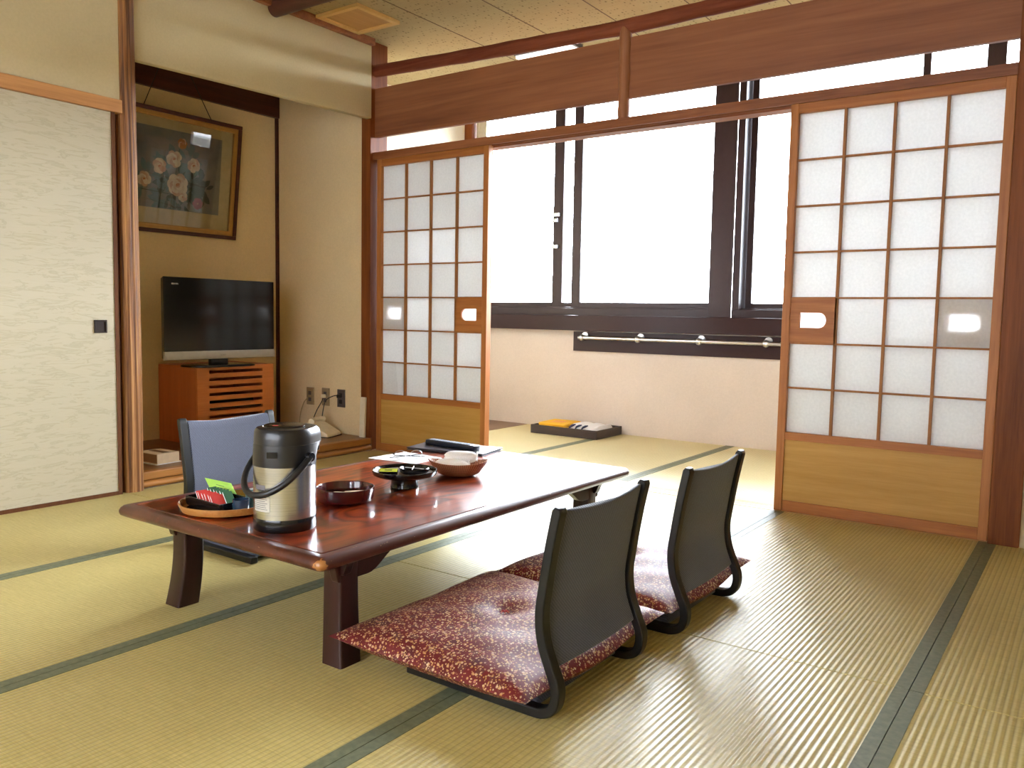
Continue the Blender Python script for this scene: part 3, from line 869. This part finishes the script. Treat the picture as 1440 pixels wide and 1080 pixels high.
# tea tray, box, packets, card, cups
TC = (1.795, -2.405)
tr = thing('tea_tray', 'round wooden tea tray with raised rim beside the steel pot', 'tray', on(*TC))
b = B(); b.lathe([(0, 0), (.118, 0), (.131, .006), (.137, .022), (.1365, .0255), (.1335, .026), (.131, .021), (.125, .009), (.117, .006), (0, .006)], (0, 0, 0), 56)
obj('tray_rim', b, m_traywood, tr, smooth=True)
b = B(); b.lathe([(0, .0061), (.116, .0061), (.116, .0066), (0, .0066)], (0, 0, 0), 56); obj('tray_floor', b, m_black, tr)
TB = TZ+.0068
bxr = math.radians(-4)
BX = Vector((1.775, -2.422, TB))
bx = thing('tea_box', 'open black box of tea packets on the round tray', 'box', tuple(BX), bxr)
b = B(); w, d_, h = .090, .054, .027
b.loops([rrect(w, d_, .004, z, 2) for z in (0, .003)])
for q in ((-w, w, -d_, -d_+.004), (-w, w, d_-.004, d_), (-w, -w+.004, -d_+.004, d_-.004), (w-.004, w, -d_+.004, d_-.004)): b.box(*q, .003, h)
obj('box_shell', b, m_black, bx, bev=.001)
RB = Matrix.Rotation(bxr, 4, 'Z')
def packet(m, lx, ly, lean, label, grp, dep, hh):
    # thin sachet standing in a row, leaning to the left
    b = B(); rings = []
    for k, f in enumerate((.4, 1, 1, .4)):
        z = hh*(0, .1, .88, 1)[k]; rings.append([(-.0014*f, -dep, z), (.0014*f, -dep, z), (.0014*f, dep, z), (-.0014*f, dep, z)])
    b.loops(rings)
    b.bm.faces.ensure_lookup_table()
    for f in b.bm.faces:
        f.normal_update()
        if abs(f.normal.y) > .5: f.material_index = 1
    b.xf(RB @ Matrix.Rotation(-lean, 4, 'Y'))
    o = obj('tea_packet', b, [m, m_white]); p = BX + (RB @ Vector((lx, ly, .0045))); o.location = p
    tag(o, label, 'tea packet', grp)
for i in range(6):
    packet(m_redtea, -.034+.0165*i, -.024, math.radians(32+2*(i % 3)), 'red tea packet standing in the front of the black box', 'red tea packets', .017+.002*(i % 2), .044)
for i in range(6):
    packet(m_greentea, -.030+.0165*i, .010, math.radians(34+2*(i % 2)), 'dark green tea packet standing behind the red ones', 'green tea packets', .014, .050)
# green card leaning
cd = thing('green_card', 'light green printed card standing in the black tea box', 'card', (1.685, -2.378, TB+.006))
U = Vector((.112, .012, -.004)); V = Vector((-.050, .004, .050)); NV = U.cross(V).normalized()*.0005
O_ = Vector((0, 0, .002))
def quad(b, u0, u1, v0, v1, off):
    b.loops([[O_+U*u+V*v+NV*k for u, v in ((u0, v0), (u1, v0), (u1, v1), (u0, v1))] for k in off])
b = B(); quad(b, 0, 1, 0, 1, (-1, 1)); obj('card_sheet', b, m_card, cd)
b = B()
for k, (a, c) in enumerate(((.35, .65), (.25, .8), (.3, .7))): quad(b, a, c, .72-.14*k, .75-.14*k, (1.05, 1.6)); quad(b, a, c, .72-.14*k, .75-.14*k, (-1.6, -1.05))
obj('card_print', b, m_print, cd)
for (x, y, m, lab, r, h) in ((1.872, -2.378, m_teal, 'teal wrapped cup on the tea tray next to the black box', .022, .050),):
    cp = thing('wrapped_cup', lab, 'cup', (x, y, TB), .3)
    b = B(); b.lathe([(0, 0), (r*.8, 0), (r, h), (r*.93, h), (r*.74, .003), (0, .003)], (0, 0, 0), 20); obj('cup_shell', b, m, cp, smooth=True)
    b = B(); b.lathe([(r*.95, h*.8), (r*1.05, h*1.02), (r*.98, h*1.10), (r*.92, h*1.0)], (0, 0, 0), 20); obj('cup_band', b, m_white, cp, smooth=True)
cp = thing('tea_cup', 'dark blue cup on the tea tray close to the steel pot', 'cup', (1.893, -2.435, TB))
b = B(); b.lathe([(0, 0), (.018, 0), (.022, .012), (.023, .040), (.0215, .040), (.020, .012), (0, .004)], (0, 0, 0), 24); obj('cup_shell', b, plain('blue_glaze', (40, 58, 78), .15, 0, .5, .5), cp, smooth=True)

# red lacquer sweet bowl
rb = thing('lacquer_bowl', 'low round red lacquer bowl to the right of the steel pot', 'bowl', on(1.975, -2.122))
b = B(); b.lathe([(0, 0), (.076, 0), (.082, .004), (.086, .014), (.088, .040), (.0875, .044), (.085, .0445), (.083, .040), (.080, .022), (.074, .018), (0, .018)], (0, 0, 0), 56); obj('bowl_shell', b, m_bowl, rb, smooth=True)
for i, (dx, dy, r) in enumerate(((.005, -.018, .5), (.02, .022, .9))):
    b = B(); hw2, hl = .018, .038
    b.loops([rrect(hl, hw2, .003, 0, 2), rrect(hl*1.0, hw2, .003, .003, 2), rrect(hl*.8, hw2*.75, .006, .009, 2), rrect(hl*.3, hw2*.3, .004, .011, 2)])
    o = obj('sweet_packet', b, m_packet, smooth=True); o.location = (1.975+dx, -2.122+dy, TZ+.0185); o.rotation_euler = (0, 0, r)
    tag(o, 'cream wrapped sweet lying in the red lacquer bowl', 'sweet', 'sweets in the red bowl')

# black pedestal stand with ashtray
ps = thing('pedestal_tray', 'black round tray on a pedestal behind the red bowl', 'stand', on(1.975, -1.859))
b = B(); b.lathe([(0, 0), (.045, 0), (.047, .003), (.0445, .012), (.0445, .032), (.048, .040), (0, .040)], (0, 0, 0), 40); obj('pedestal', b, m_black, ps, smooth=True)
b = B(); b.lathe([(0, .040), (.095, .040), (.104, .045), (.107, .056), (.1065, .0595), (.1035, .060), (.101, .052), (.096, .0485), (0, .0485)], (0, 0, 0), 56); obj('tray_plate', b, m_black, ps, smooth=True)
b = B(); b.lathe([(0, .0486), (.095, .0486), (.095, .0492), (0, .0492)], (0, 0, 0), 48); obj('plate_inlay', b, m_ashgrey, ps)
az = TZ+.0494
at = thing('ashtray', 'small round black ashtray standing on the pedestal tray', 'ashtray', (1.998, -1.838, az))
b = B(); b.lathe([(0, 0), (.044, 0), (.048, .004), (.049, .014), (.046, .016), (.043, .013), (.040, .005), (0, .004)], (0, 0, 0), 40); obj('ashtray_dish', b, m_black, at, smooth=True)
b = B(); b.tube([(-.03, -.012, .0146), (.036, .006, .0146)], .0016, 8); b.tube([(-.02, .02, .0146), (.018, -.03, .0146)], .0016, 8); obj('rest_bar', b, m_steel, at, smooth=True)
mb = thing('matchbox', 'small black box with a lime label on the pedestal tray', 'matchbox', (1.957, -1.916, az+.0036), math.radians(36)); mb.rotation_euler = (.30, 0, math.radians(36))
b = B(); b.box(-.030, .030, -.011, .011, 0, .010); obj('box_shell', b, m_black, mb, bev=.001)
b = B(); b.box(-.029, .029, -.0105, .0105, .0101, .0108); obj('box_label', b, m_lime, mb)
b = B(); b.box(-.012, .012, -.003, .003, .0109, .0111); obj('label_print', b, m_print, mb)

# towel basket
bk = thing('towel_basket', 'oval woven bamboo basket on the table', 'basket', on(1.985, -1.592), math.radians(35))
b = B(); n = 56
def oval(a, bb, z, lift=0):
    out = []
    for i in range(n):
        t_ = 2*PI*i/n; px = a*math.copysign(abs(math.cos(t_))**1.15, math.cos(t_)); out.append((px, bb*math.sin(t_), z+lift*abs(math.cos(t_))**3))
    return out
b.loops([oval(.050, .032, .0005), oval(.072, .046, .010), oval(.096, .060, .034, .006), oval(.106, .064, .044, .012), oval(.104, .062, .0455, .012), oval(.094, .057, .034, .006), oval(.070, .043, .012), oval(.048, .03, .004)])
obj('basket_weave', b, m_basket, bk, smooth=True)
b = B(); ov = oval(.1055, .0635, .0455, .012); b.tube(ov+[ov[0]], .0026, 8); obj('basket_rim', b, m_basket, bk, smooth=True)
def roll(x, y, z, rz, L, r, label):
    t = thing('rolled_towel', label, 'towel', (x, y, z), rz, 'rolled hand towels in the basket')
    b = B(); rings = []
    for k in range(15):
        u = k/14; xx = -L+2*L*u; e = math.sqrt(max(.12, 1-abs(2*u-1)**5))
        rings.append([(xx+.003*math.sin(a*3), r*e*math.cos(a)*(1+.05*math.sin(3*a+xx*40)), r*.92+r*e*.92*math.sin(a)*(1+.04*math.sin(2*a+xx*60))) for a in [2*PI*i/28 for i in range(28)]])
    b.loops(rings); obj('towel_roll', b, m_towel, t, smooth=True)
    b = B(); pts = []
    for k in range(40):
        a = k*.38; q = r*(.95-.85*k/40); pts.append((L+.001, q*math.cos(a), r*.92+q*math.sin(a)*.95))
    b.tube(pts, .0012, 5); obj('roll_fold', b, m_towel, t, smooth=True)
roll(1.972, -1.612, TZ+.014, math.radians(30), (.060), .025, 'front white rolled towel in the woven basket')
roll(1.975, -1.566, TZ+.040, math.radians(42), .058, .024, 'upper white rolled towel in the woven basket')

# paper sheet + spectacles
pa = B(); q = [(1.492, -1.548), (1.720, -1.525), (1.712, -1.36), (1.50, -1.345)]
pa.loops([[(x-1.6, y+1.45, z) for x, y in q] for z in (0, .0012)])
o = obj('paper_sheet', pa, m_white); o.location = (1.6, -1.45, TZ+.0003); tag(o, 'white paper sheet on the table before the dark folder', 'paper')
gl = thing('eyeglasses', 'folded eyeglasses with metal rims on the white paper', 'eyeglasses', (1.632, -1.47, TZ+.0018), math.radians(52))
b = B()
for s in (-1, 1):
    pts = [(s*.032+.023*math.cos(a), .0, .019+.016*math.sin(a)) for a in [2*PI*i/20 for i in range(21)]]; b.tube(pts, .0015, 6)
b.tube([(-.009, 0, .024), (0, .001, .027), (.009, 0, .024)], .0013, 6); obj('rims', b, m_steel, gl, smooth=True)
b = B(); b.tube([(.056, 0, .024), (.058, .006, .022), (.05, .012, .016), (-.07, .016, .006)], .0018, 6); obj('temple', b, m_blackmat, gl, smooth=True)
b = B(); b.tube([(-.056, 0, .024), (-.058, .008, .022), (-.05, .018, .014), (.07, .022, .005)], .0018, 6); obj('temple', b, m_blackmat, gl, smooth=True)
b = B()
for s in (-1, 1): b.loops([[(s*.032+.022*math.cos(a), y_, .019+.0155*math.sin(a)) for a in [2*PI*i/20 for i in range(20)]] for y_ in (-.0006, .0006)])
obj('lenses', b, m_glass, gl)

# folder + remote
fd = thing('folder', 'large dark folder lying at the far end of the table', 'folder', (1.617, -1.165, TZ), math.radians(11.5))
b = B(); b.box(-.178, .178, -.098, .098, 0.0003, .0035); b.box(-.174, .172, -.095, .095, .0035, .0075); b.box(-.178, .178, -.098, .098, .0075, .0115)
obj('folder_cover', b, m_folder, fd, bev=.0012)
rm = thing('remote_control', 'dark remote control lying on the dark folder', 'remote control', (1.605, -1.168, TZ+.0116), math.radians(-2.5))
b = B(); b.loops([rrect(.135, .022, .006, 0, 3), rrect(.138, .0245, .008, .006, 3), rrect(.137, .024, .008, .018, 3), rrect(.132, .020, .008, .021, 3)]); obj('remote_body', b, m_remote, rm, smooth=True)
b = B()
for i in range(14):
    for j in (-1, 0, 1):
        b.box(-.115+.0165*i-.005, -.115+.0165*i+.005, j*.011-.0035, j*.011+.0035, .0210, .0228)
obj('buttons', b, m_buttons, rm)

# ------------------------------------------------------------------ alcove things
AZ = .0806
cb = thing('television_cabinet', 'orange-brown wooden cabinet with a slatted front in the alcove', 'cabinet', (-.745, -.678, AZ))
X0, X1, Y0, Y1, Z1 = -.940, -.55, -.955, -.400, .552
b = W(); b.box(X0, X1, Y0, Y0+.02, AZ, Z1-.02); b.box(X0, X1, Y1-.02, Y1, AZ, Z1-.02); b.box(X0, X0+.01, Y0+.02, Y1-.02, AZ, Z1-.02); b.box(X0, X1-.02, Y0+.02, Y1-.02, AZ, AZ+.02)
obj('carcass', b, m_cabside, cb)
obj('cabinet_top', wbox(X0, X1, Y0, Y1, Z1-.02, Z1), m_cabside, cb, bev=.0015)
b = W(); ya, yb = -.873, -.487
b.box(X1, X1+.016, Y0, ya, AZ, Z1); b.box(X1, X1+.016, yb, Y1, AZ, Z1); b.box(X1, X1+.016, ya, yb, Z1-.024, Z1); b.box(X1, X1+.016, ya, yb, AZ, AZ+.035)
z = Z1-.024-.0195
while z > .16:
    b.box(X1, X1+.016, ya, yb, z-.0262, z); z -= .0457
obj('slatted_front', b, m_cab, cb)
b = W(); b.box(X0+.05, X1-.06, -.86, -.50, .30, .36); b.box(X0+.02, X1-.02, Y0+.02, Y1-.02, .285, .30); obj('inner_shelf', b, m_tvbody, cb)

tv = thing('television', 'black flat television with silver lower bar on the wooden cabinet', 'television', (-.60, -.80, Z1))
tx = -.505; ty0, ty1 = -1.182, -.417; tz0, tz1 = .598, 1.076
b = W(); b.loops([[(x, y, z) for y, z in ((ty0+i, tz0+i), (ty1-i, tz0+i), (ty1-i, tz1-i), (ty0+i, tz1-i))] for x, i in ((tx-.075, .06), (tx-.04, .01), (tx-.002, .0))]); obj('television_shell', b, m_tvbody, tv, bev=.003)
obj('screen', wbox(tx-.002, tx+.0006, ty0+.002, ty1-.002, .650, tz1-.002), m_screen, tv)
b = W(); b.prism([(tx-.01, tz0), (tx+.004, tz0+.003), (tx+.008, tz0+.02), (tx+.006, .648), (tx-.01, .648)], 'y', ty0, ty1); obj('speaker_bar', b, m_silver, tv, smooth=True)
b = W(); b.box(tx-.055, tx-.03, -.86, -.74, Z1+.012, tz0+.02); obj('stand_neck', b, m_tvbody, tv)
b = W(); b.loops([rrect(.12, .22, .09, z, 8, tx-.04, -.80) for z in (Z1+.0003, Z1+.009)] + [rrect(.112, .212, .085, Z1+.013, 8, tx-.04, -.80)]); obj('stand_base', b, m_black, tv, smooth=True)
def text(name, s, size, mat, parent, M):
    cu = bpy.data.curves.new(name, 'FONT'); cu.body = s; cu.size = size; cu.extrude = .0003; cu.align_x = 'CENTER'; cu.align_y = 'CENTER'
    to = bpy.data.objects.new(name, cu); COL.objects.link(to)
    me = bpy.data.meshes.new_from_object(to.evaluated_get(bpy.context.evaluated_depsgraph_get()))
    bpy.data.objects.remove(to); bpy.data.curves.remove(cu)
    me.transform(M); me.materials.clear(); me.materials.append(mat)
    o = bpy.data.objects.new(name, me); COL.objects.link(o); o.parent = parent; return o
Mtv = lambda y, z, x: Matrix.Translation(Vector((x, y, z))-tv.location) @ Matrix.Rotation(PI/2, 4, 'Z') @ Matrix.Rotation(PI/2, 4, 'X')
text('screen_lettering', 'BRAVIA', .013, m_white, tv, Mtv(-1.110, 1.036, tx+.0010))
text('bar_lettering', 'SONY', .014, m_grey, tv, Mtv(-.800, .6215, tx+.0086))

# framed rose painting, leaning forward on its cords
PW, PH = .90, .735; tilt = math.radians(6.5)
pc = thing('framed_painting', 'dark framed painting of pale roses hung on cords in the alcove', 'picture', (-.945, -.85, 1.360))
MP = Matrix.Rotation(PI/2, 4, 'Z') @ Matrix.Rotation(PI/2-0, 4, 'X')   # local x->world y, local y->world z, local z->world x
MP = Matrix.Rotation(tilt, 4, 'Y') @ MP
def pic(b): b.xf(MP); return b
def fr(b, x0, x1, y0, y1, w, z0, z1):
    b.box(x0, x1, y0, y0+w, z0, z1); b.box(x0, x1, y1-w, y1, z0, z1); b.box(x0, x0+w, y0+w, y1-w, z0, z1); b.box(x1-w, x1, y0+w, y1-w, z0, z1)
b = B(); fr(b, -PW/2, PW/2, 0, PH, .024, .002, .034); obj('outer_frame', pic(b), m_dark, pc, bev=.003)
b = B(); fr(b, -PW/2+.024, PW/2-.024, .024, PH-.024, .03, .004, .024); fr(b, -PW/2+.030, PW/2-.030, .030, PH-.030, .005, .024, .028); fr(b, -PW/2+.046, PW/2-.046, .046, PH-.046, .006, .024, .027); obj('inner_frame', pic(b), m_gold, pc, bev=.001)
b = B(); b.box(-PW/2+.05, PW/2-.05, .05, PH-.05, .003, .008); obj('mount_board', pic(b), m_mat, pc)
def canvas():
    k = N('painting_ground'); n = k.noise(k.coord((5, 5, 5)), 1, 5, .6)
    k.col(k.ramp(n, [(.3, (104, 104, 104)), (.55, (136, 130, 124)), (.75, (112, 122, 126))])); k.set(Roughness=.8); return k.m
m_petal = [plain('petal_cream', (226, 204, 176), .8), plain('petal_pale', (214, 186, 156), .8), plain('petal_blush', (204, 160, 132), .8), plain('petal_core', (190, 120, 84), .8), plain('leaf_green', (62, 76, 66), .8), plain('leaf_blue', (98, 116, 116), .8), plain('rose_red', (140, 42, 44), .8), canvas(), plain('rose_orange', (176, 112, 60), .8)]
b = B(); px0, px1, py0, py1 = -.32, .32, .148, .625
b.mi = 7; b.box(px0, px1, py0, py1, .0078, .0085)
lay = [0]
def blob(cx, cy, r, ang, ln, mi, pointy=.0):
    lay[0] += 1; z = .0086+lay[0]*.000006; pts = []
    for i in range(14):
        a = 2*PI*i/14; x = ln*math.cos(a); y = r*math.sin(a)*(1-pointy*abs(math.cos(a))**2)
        pts.append((cx+x*math.cos(ang)-y*math.sin(ang), cy+x*math.sin(ang)+y*math.cos(ang), z))
    b.mi = mi
    b.face([b.bm.verts.new((min(max(x, px0+.002), px1-.002), min(max(y, py0+.002), py1-.002), z_)) for x, y, z_ in pts])
rp = random.Random(11)
def leafs(cx, cy, R, n, mi):
    for _ in range(n):
        a = rp.uniform(0, 2*PI); d = rp.uniform(.5, 1.0)*R
        blob(cx+d*math.cos(a), cy+d*math.sin(a), .012+.010*rp.random(), a+rp.uniform(-.5, .5), .026+.018*rp.random(), mi, .7)
def rose(cx, cy, R, cols):
    for rad, nn, rr in ((.66, 7, .44), (.46, 6, .40), (.26, 5, .32), (.1, 3, .22)):
        for i in range(nn):
            a = 2*PI*i/nn+rp.random()*.6
            blob(cx+rad*R*math.cos(a), cy+rad*R*math.sin(a), R*rr*.85, a+PI/2, R*rr, cols[(i+int(rad*10)) % len(cols)])
    blob(cx, cy, R*.13, .4, R*.2, 3)
for cx, cy, R, n, mi in ((0, .36, .15, 26, 5), (.05, .30, .17, 26, 4), (.16, .30, .10, 12, 4), (-.06, .22, .10, 14, 5), (.10, .46, .09, 9, 5), (-.2, .3, .1, 10, 5), (.19, .25, .06, 9, 4)): leafs(cx, cy, R, n, mi)
for p0, p1 in (((-.02, .16), (.02, .5)), ((-.2, .25), (0, .24)), ((.1, .2), (.14, .42)), ((-.1, .16), (-.07, .4))):
    for k in range(10):
        u = k/9; blob(p0[0]+(p1[0]-p0[0])*u, p0[1]+(p1[1]-p0[1])*u, .0025, math.atan2(p1[1]-p0[1], p1[0]-p0[0]), .022, 4)
rose(-.01, .455, .052, [0, 1, 2]); rose(.125, .435, .044, [1, 2, 0]); rose(.022, .305, .070, [0, 1, 0, 2]); rose(-.105, .40, .046, [2, 1, 0]); rose(.04, .555, .032, [8, 2, 8]); rose(-.20, .31, .045, [0, 1, 2]); rose(.06, .235, .032, [2, 0, 1]); rose(.165, .205, .036, [6, 6])
obj('painting', pic(b), m_petal, pc)
b = B(); b.box(-PW/2+.026, PW/2-.026, .026, PH-.026, .0205, .0225); obj('picture_glass', pic(b), m_glass, pc)
b = B()
def pw(x, y, z):
    v = MP @ Vector((x, y, z)); return v
hook = Vector((.040, 0, 1.19))
for s in (-1, 1):
    a = pw(s*.226, PH, .016); b.tube([a, hook], .0028, 6)
obj('hanging_cord', b, m_cord, pc, smooth=True)

# tissue box
tx_ = thing('tissue_box', 'cream tissue box with an open slot on the alcove step', 'tissue box', (-.222, -1.398, AZ), math.radians(4))
b = B(); b.box(-.082, .082, -.066, .066, .004, .056); obj('box_shell', b, m_box, tx_, bev=.002)
b = B(); b.box(-.06, .06, -.018, .018, .056, .0568); obj('slot', b, m_slot, tx_)
b = B(); b.box(-.078, .078, -.0668, -.0662, .008, .052); obj('side_print', b, m_brownbox, tx_)
b = B(); b.loops([rrect(.088, .076, .006, z, 2) for z in (.0003, .004)]); obj('box_base', b, m_white, tx_)

# desk phone
ph = thing('telephone', 'cream desk telephone on the alcove floor under the sockets', 'telephone', (-.315, -.19, AZ+.0018), math.radians(18))
b = B(); sec = [(.10, 0), (.10, .022), (.06, .045), (-.02, .088), (-.06, .098), (-.088, .085), (-.10, .02), (-.10, 0)]
b.loops([[(u*.96 if abs(y) > .07 else u, y, v*(.93 if abs(y) > .07 else 1)) for u, v in sec] for y in (-.085, -.078, 0, .078, .085)])
obj('phone_body', b, m_ivory, ph, bev=.006)
b = B(); b.tube([(-.03, -.075, .098), (-.035, -.04, .108), (-.035, .04, .108), (-.03, .075, .098)], [.02, .014, .014, .02], 12); obj('handset', b, m_ivory, ph, smooth=True)
b = B(); b.box(-.101, .101, -.086, .086, -.0015, .004); obj('phone_base', b, m_cord, ph)

# wall sockets and cords
SY = -.0302
def plate(xc, zc, m, label, plug):
    t = thing('wall_socket', label, 'wall socket', (xc, SY, zc), 0, 'sockets on the alcove side wall')
    b = B(); b.loops([[(x, y, z) for x, z in ((-.036+i, -.060+i), (.036-i, -.060+i), (.036-i, .060-i), (-.036+i, .060-i))] for y, i in ((0, 0), (-.006, .001), (-.008, .004))]); obj('socket_plate', b, m, t)
    b = B()
    for z in (-.022, .022): b.box(-.014, .014, -.0095, -.008, z-.013, z+.013)
    obj('socket_outlet', b, m_platedark if m is not m_platedark else m_cord, t)
    if plug: pass
plate(-.605, .312, m_plate, 'bronze wall socket, leftmost of the three on the alcove side wall', 0)
plate(-.450, .317, m_plate, 'bronze wall socket with a white plug in the middle of the row', 1)
plate(-.298, .317, m_platedark, 'dark grey wall socket nearest the post', 1)
def cord(pts, m, label, plugm=None):
    t = thing('power_cord', label, 'cord', pts[0])
    P = smoothcurve(pts, 8); b = W(); b.tube(P, .0032, 8); obj('cable', b, m, t, smooth=True)
    if plugm:
        x, y, z = pts[0]; b = W(); b.box(x-.011, x+.011, y-.012, y+.014, z-.013, z+.010); obj('plug', b, plugm, t, bev=.003)
def smoothcurve(pts, n):
    P = [Vector(p) for p in pts]; out = []
    for i in range(len(P)-1):
        p0, p1, p2, p3 = P[max(i-1, 0)], P[i], P[i+1], P[min(i+2, len(P)-1)]
        for k in range(n):
            t = k/n; out.append(.5*((2*p1)+(p2-p0)*t+(2*p0-5*p1+4*p2-p3)*t*t+(3*p1-p0-3*p2+p3)*t**3))
    out.append(P[-1]); return out
cord([(-.450, -.054, .325), (-.455, -.062, .29), (-.495, -.075, .22), (-.52, -.09, .14), (-.50, -.10, .088), (-.42, -.12, .0855)], m_cord, 'dark cord hanging from the middle socket', m_ivory)
cord([(-.298, -.054, .335), (-.325, -.075, .335), (-.385, -.09, .30), (-.41, -.095, .22), (-.415, -.10, .14), (-.40, -.11, .0855)], m_cord, 'dark looping cord from the socket nearest the post', m_cord)
cord([(-.618, -.046, .30), (-.650, -.055, .26), (-.680, -.06, .17), (-.67, -.07, .0855)], m_cordlight, 'pale cord hanging from the leftmost socket', None)
# white slab leaning on the post
o = thing('white_booklet', 'slim white slab leaning upright against the brown post', 'booklet', (-.058, -.072, AZ+.002), 0)
b = B(); b.box(-.022, .022, -.009, .009, 0, .262); b.xf(Matrix.Rotation(math.radians(-2.2), 4, 'X')); obj('slab', b, m_ivory_light if False else plain('ivory_card', (226, 214, 184), .5), o, bev=.003)
b = B(); b.box(-.0225, -.0222, -.006, .006, .17, .20); b.xf(Matrix.Rotation(math.radians(-2.2), 4, 'X')); obj('edge_mark', b, m_grey, o)

# ------------------------------------------------------------------ veranda clothes tray
vt = thing('clothes_tray', 'dark wooden tray of bath clothes on the veranda tatami', 'tray', (.595, 1.535, .0))
tw, td, thh = .290, .192, .066
b = B(); b.box(-tw, tw, -td, td, .0015, .010)
for q in ((-tw, tw, -td, -td+.012), (-tw, tw, td-.012, td), (-tw, -tw+.012, -td+.012, td-.012), (tw-.012, tw, -td+.012, td-.012)): b.box(*q, .010, thh)
obj('tray_shell', b, m_darktray, vt, bev=.002)
yt = thing('folded_towel', 'folded bright yellow towel at the left of the dark tray', 'towel', (.47, 1.50, .0102), math.radians(4))
b = B()
for i in range(4):
    z = .019*i; b.loops([rrect(.115-.002*(i % 2), .13, .012, z, 4), rrect(.120-.003*(i % 2), .135, .014, z+.005, 4), rrect(.120-.003*(i % 2), .135, .014, z+.0135, 4), rrect(.114, .129, .012, z+.0187, 4)])
obj('towel_fold', b, m_yellow, yt, smooth=True)
b = B(); b.box(-.055, .045, -.05, .05, .0757, .0765); obj('towel_print', b, m_yprint, yt)
yk = thing('folded_yukata', 'folded white and navy bathrobe at the right of the dark tray', 'bathrobe', (.728, 1.525, .0102), math.radians(-3))
b = B(); n = 26; rings = []
for i in range(n+1):
    u = i/n; x = -.125+.25*u; ringp = []
    e = min(1, (1-abs(2*u-1))*7+.35)
    for a in [2*PI*k/24 for k in range(24)]:
        zz = .040+.040*e*math.sin(a)*(1+.10*math.sin(x*60)*(1 if math.sin(a) > 0 else 0)); yy = .14*e*math.copysign(abs(math.cos(a))**.6, math.cos(a))
        ringp.append((x, yy, max(0, zz)))
    rings.append(ringp)
b.loops(rings); obj('robe_fold', b, m_yukata, yk, smooth=True)
for k in range(3):
    b = B(); x = -.085+.055*k
    b.tube([(x-.02, -.140, .045), (x, -.142, .066), (x+.018, -.138, .075), (x+.03, -.122, .080)], [.004, .008, .009, .004], 8); obj('navy_stripe', b, m_navy, yk, smooth=True)

# ------------------------------------------------------------------ light
wd = bpy.data.worlds.new('overcast_sky'); scene.world = wd; wd.use_nodes = True
nt = wd.node_tree; bg = nt.nodes['Background']
tc = nt.nodes.new('ShaderNodeTexCoord'); sp = nt.nodes.new('ShaderNodeSeparateXYZ'); rp_ = nt.nodes.new('ShaderNodeValToRGB')
nt.links.new(tc.outputs['Generated'], sp.inputs[0]); nt.links.new(sp.outputs[2], rp_.inputs[0]); nt.links.new(rp_.outputs[0], bg.inputs[0])
rp_.color_ramp.elements[0].position = 0; rp_.color_ramp.elements[0].color = (.04, .04, .04, 1)
rp_.color_ramp.elements[1].position = .03; rp_.color_ramp.elements[1].color = (.88, .95, 1.08, 1)
SKY = 14.0
bg.inputs[1].default_value = SKY
for nm, sx_, sy_, lc, rx in (('window_portal', 4.95, 1.76, (1.86, 1.935, 1.785), -PI/2), ('fill_window_portal', 3.0, 1.55, (2.4, YB-.055, 1.225), PI/2)):  # sampling portals; the rear one serves the added fill window
    ld = bpy.data.lights.new(nm, 'AREA'); ld.shape = 'RECTANGLE'; ld.size = sx_; ld.size_y = sy_
    ld.cycles.is_portal = True
    lo = bpy.data.objects.new(nm, ld); COL.objects.link(lo); lo.location = lc; lo.rotation_euler = (rx, 0, 0)

# ------------------------------------------------------------------ camera
cam = bpy.data.cameras.new('camera'); co = bpy.data.objects.new('camera', cam); COL.objects.link(co)
F = 1158.9046; yaw, pit, rol = -.6186464, -.0815472, .0175932
fw = Vector((math.sin(yaw)*math.cos(pit), math.cos(yaw)*math.cos(pit), math.sin(pit)))
r0 = Vector((math.cos(yaw), -math.sin(yaw), 0)); u0 = r0.cross(fw)
rt = r0*math.cos(rol)+u0*math.sin(rol); up = -r0*math.sin(rol)+u0*math.cos(rol)
M = Matrix((rt, up, -fw)).transposed().to_4x4(); M.translation = CAMP
co.matrix_world = M
cam.sensor_width = 36; cam.lens = F*36/1440; cam.clip_start = .05
scene.camera = co
vs = scene.view_settings
vs.view_transform = 'Standard'; vs.look = 'None'; vs.exposure = 2.17; vs.gamma = 1; vs.use_curve_mapping = False
scene.cycles.use_denoising = True
scene.cycles.max_bounces = 14; scene.cycles.diffuse_bounces = 9; scene.cycles.glossy_bounces = 6; scene.cycles.transparent_max_bounces = 16; scene.cycles.transmission_bounces = 10
scene.cycles.sample_clamp_indirect = 8
scene.cycles.caustics_reflective = False
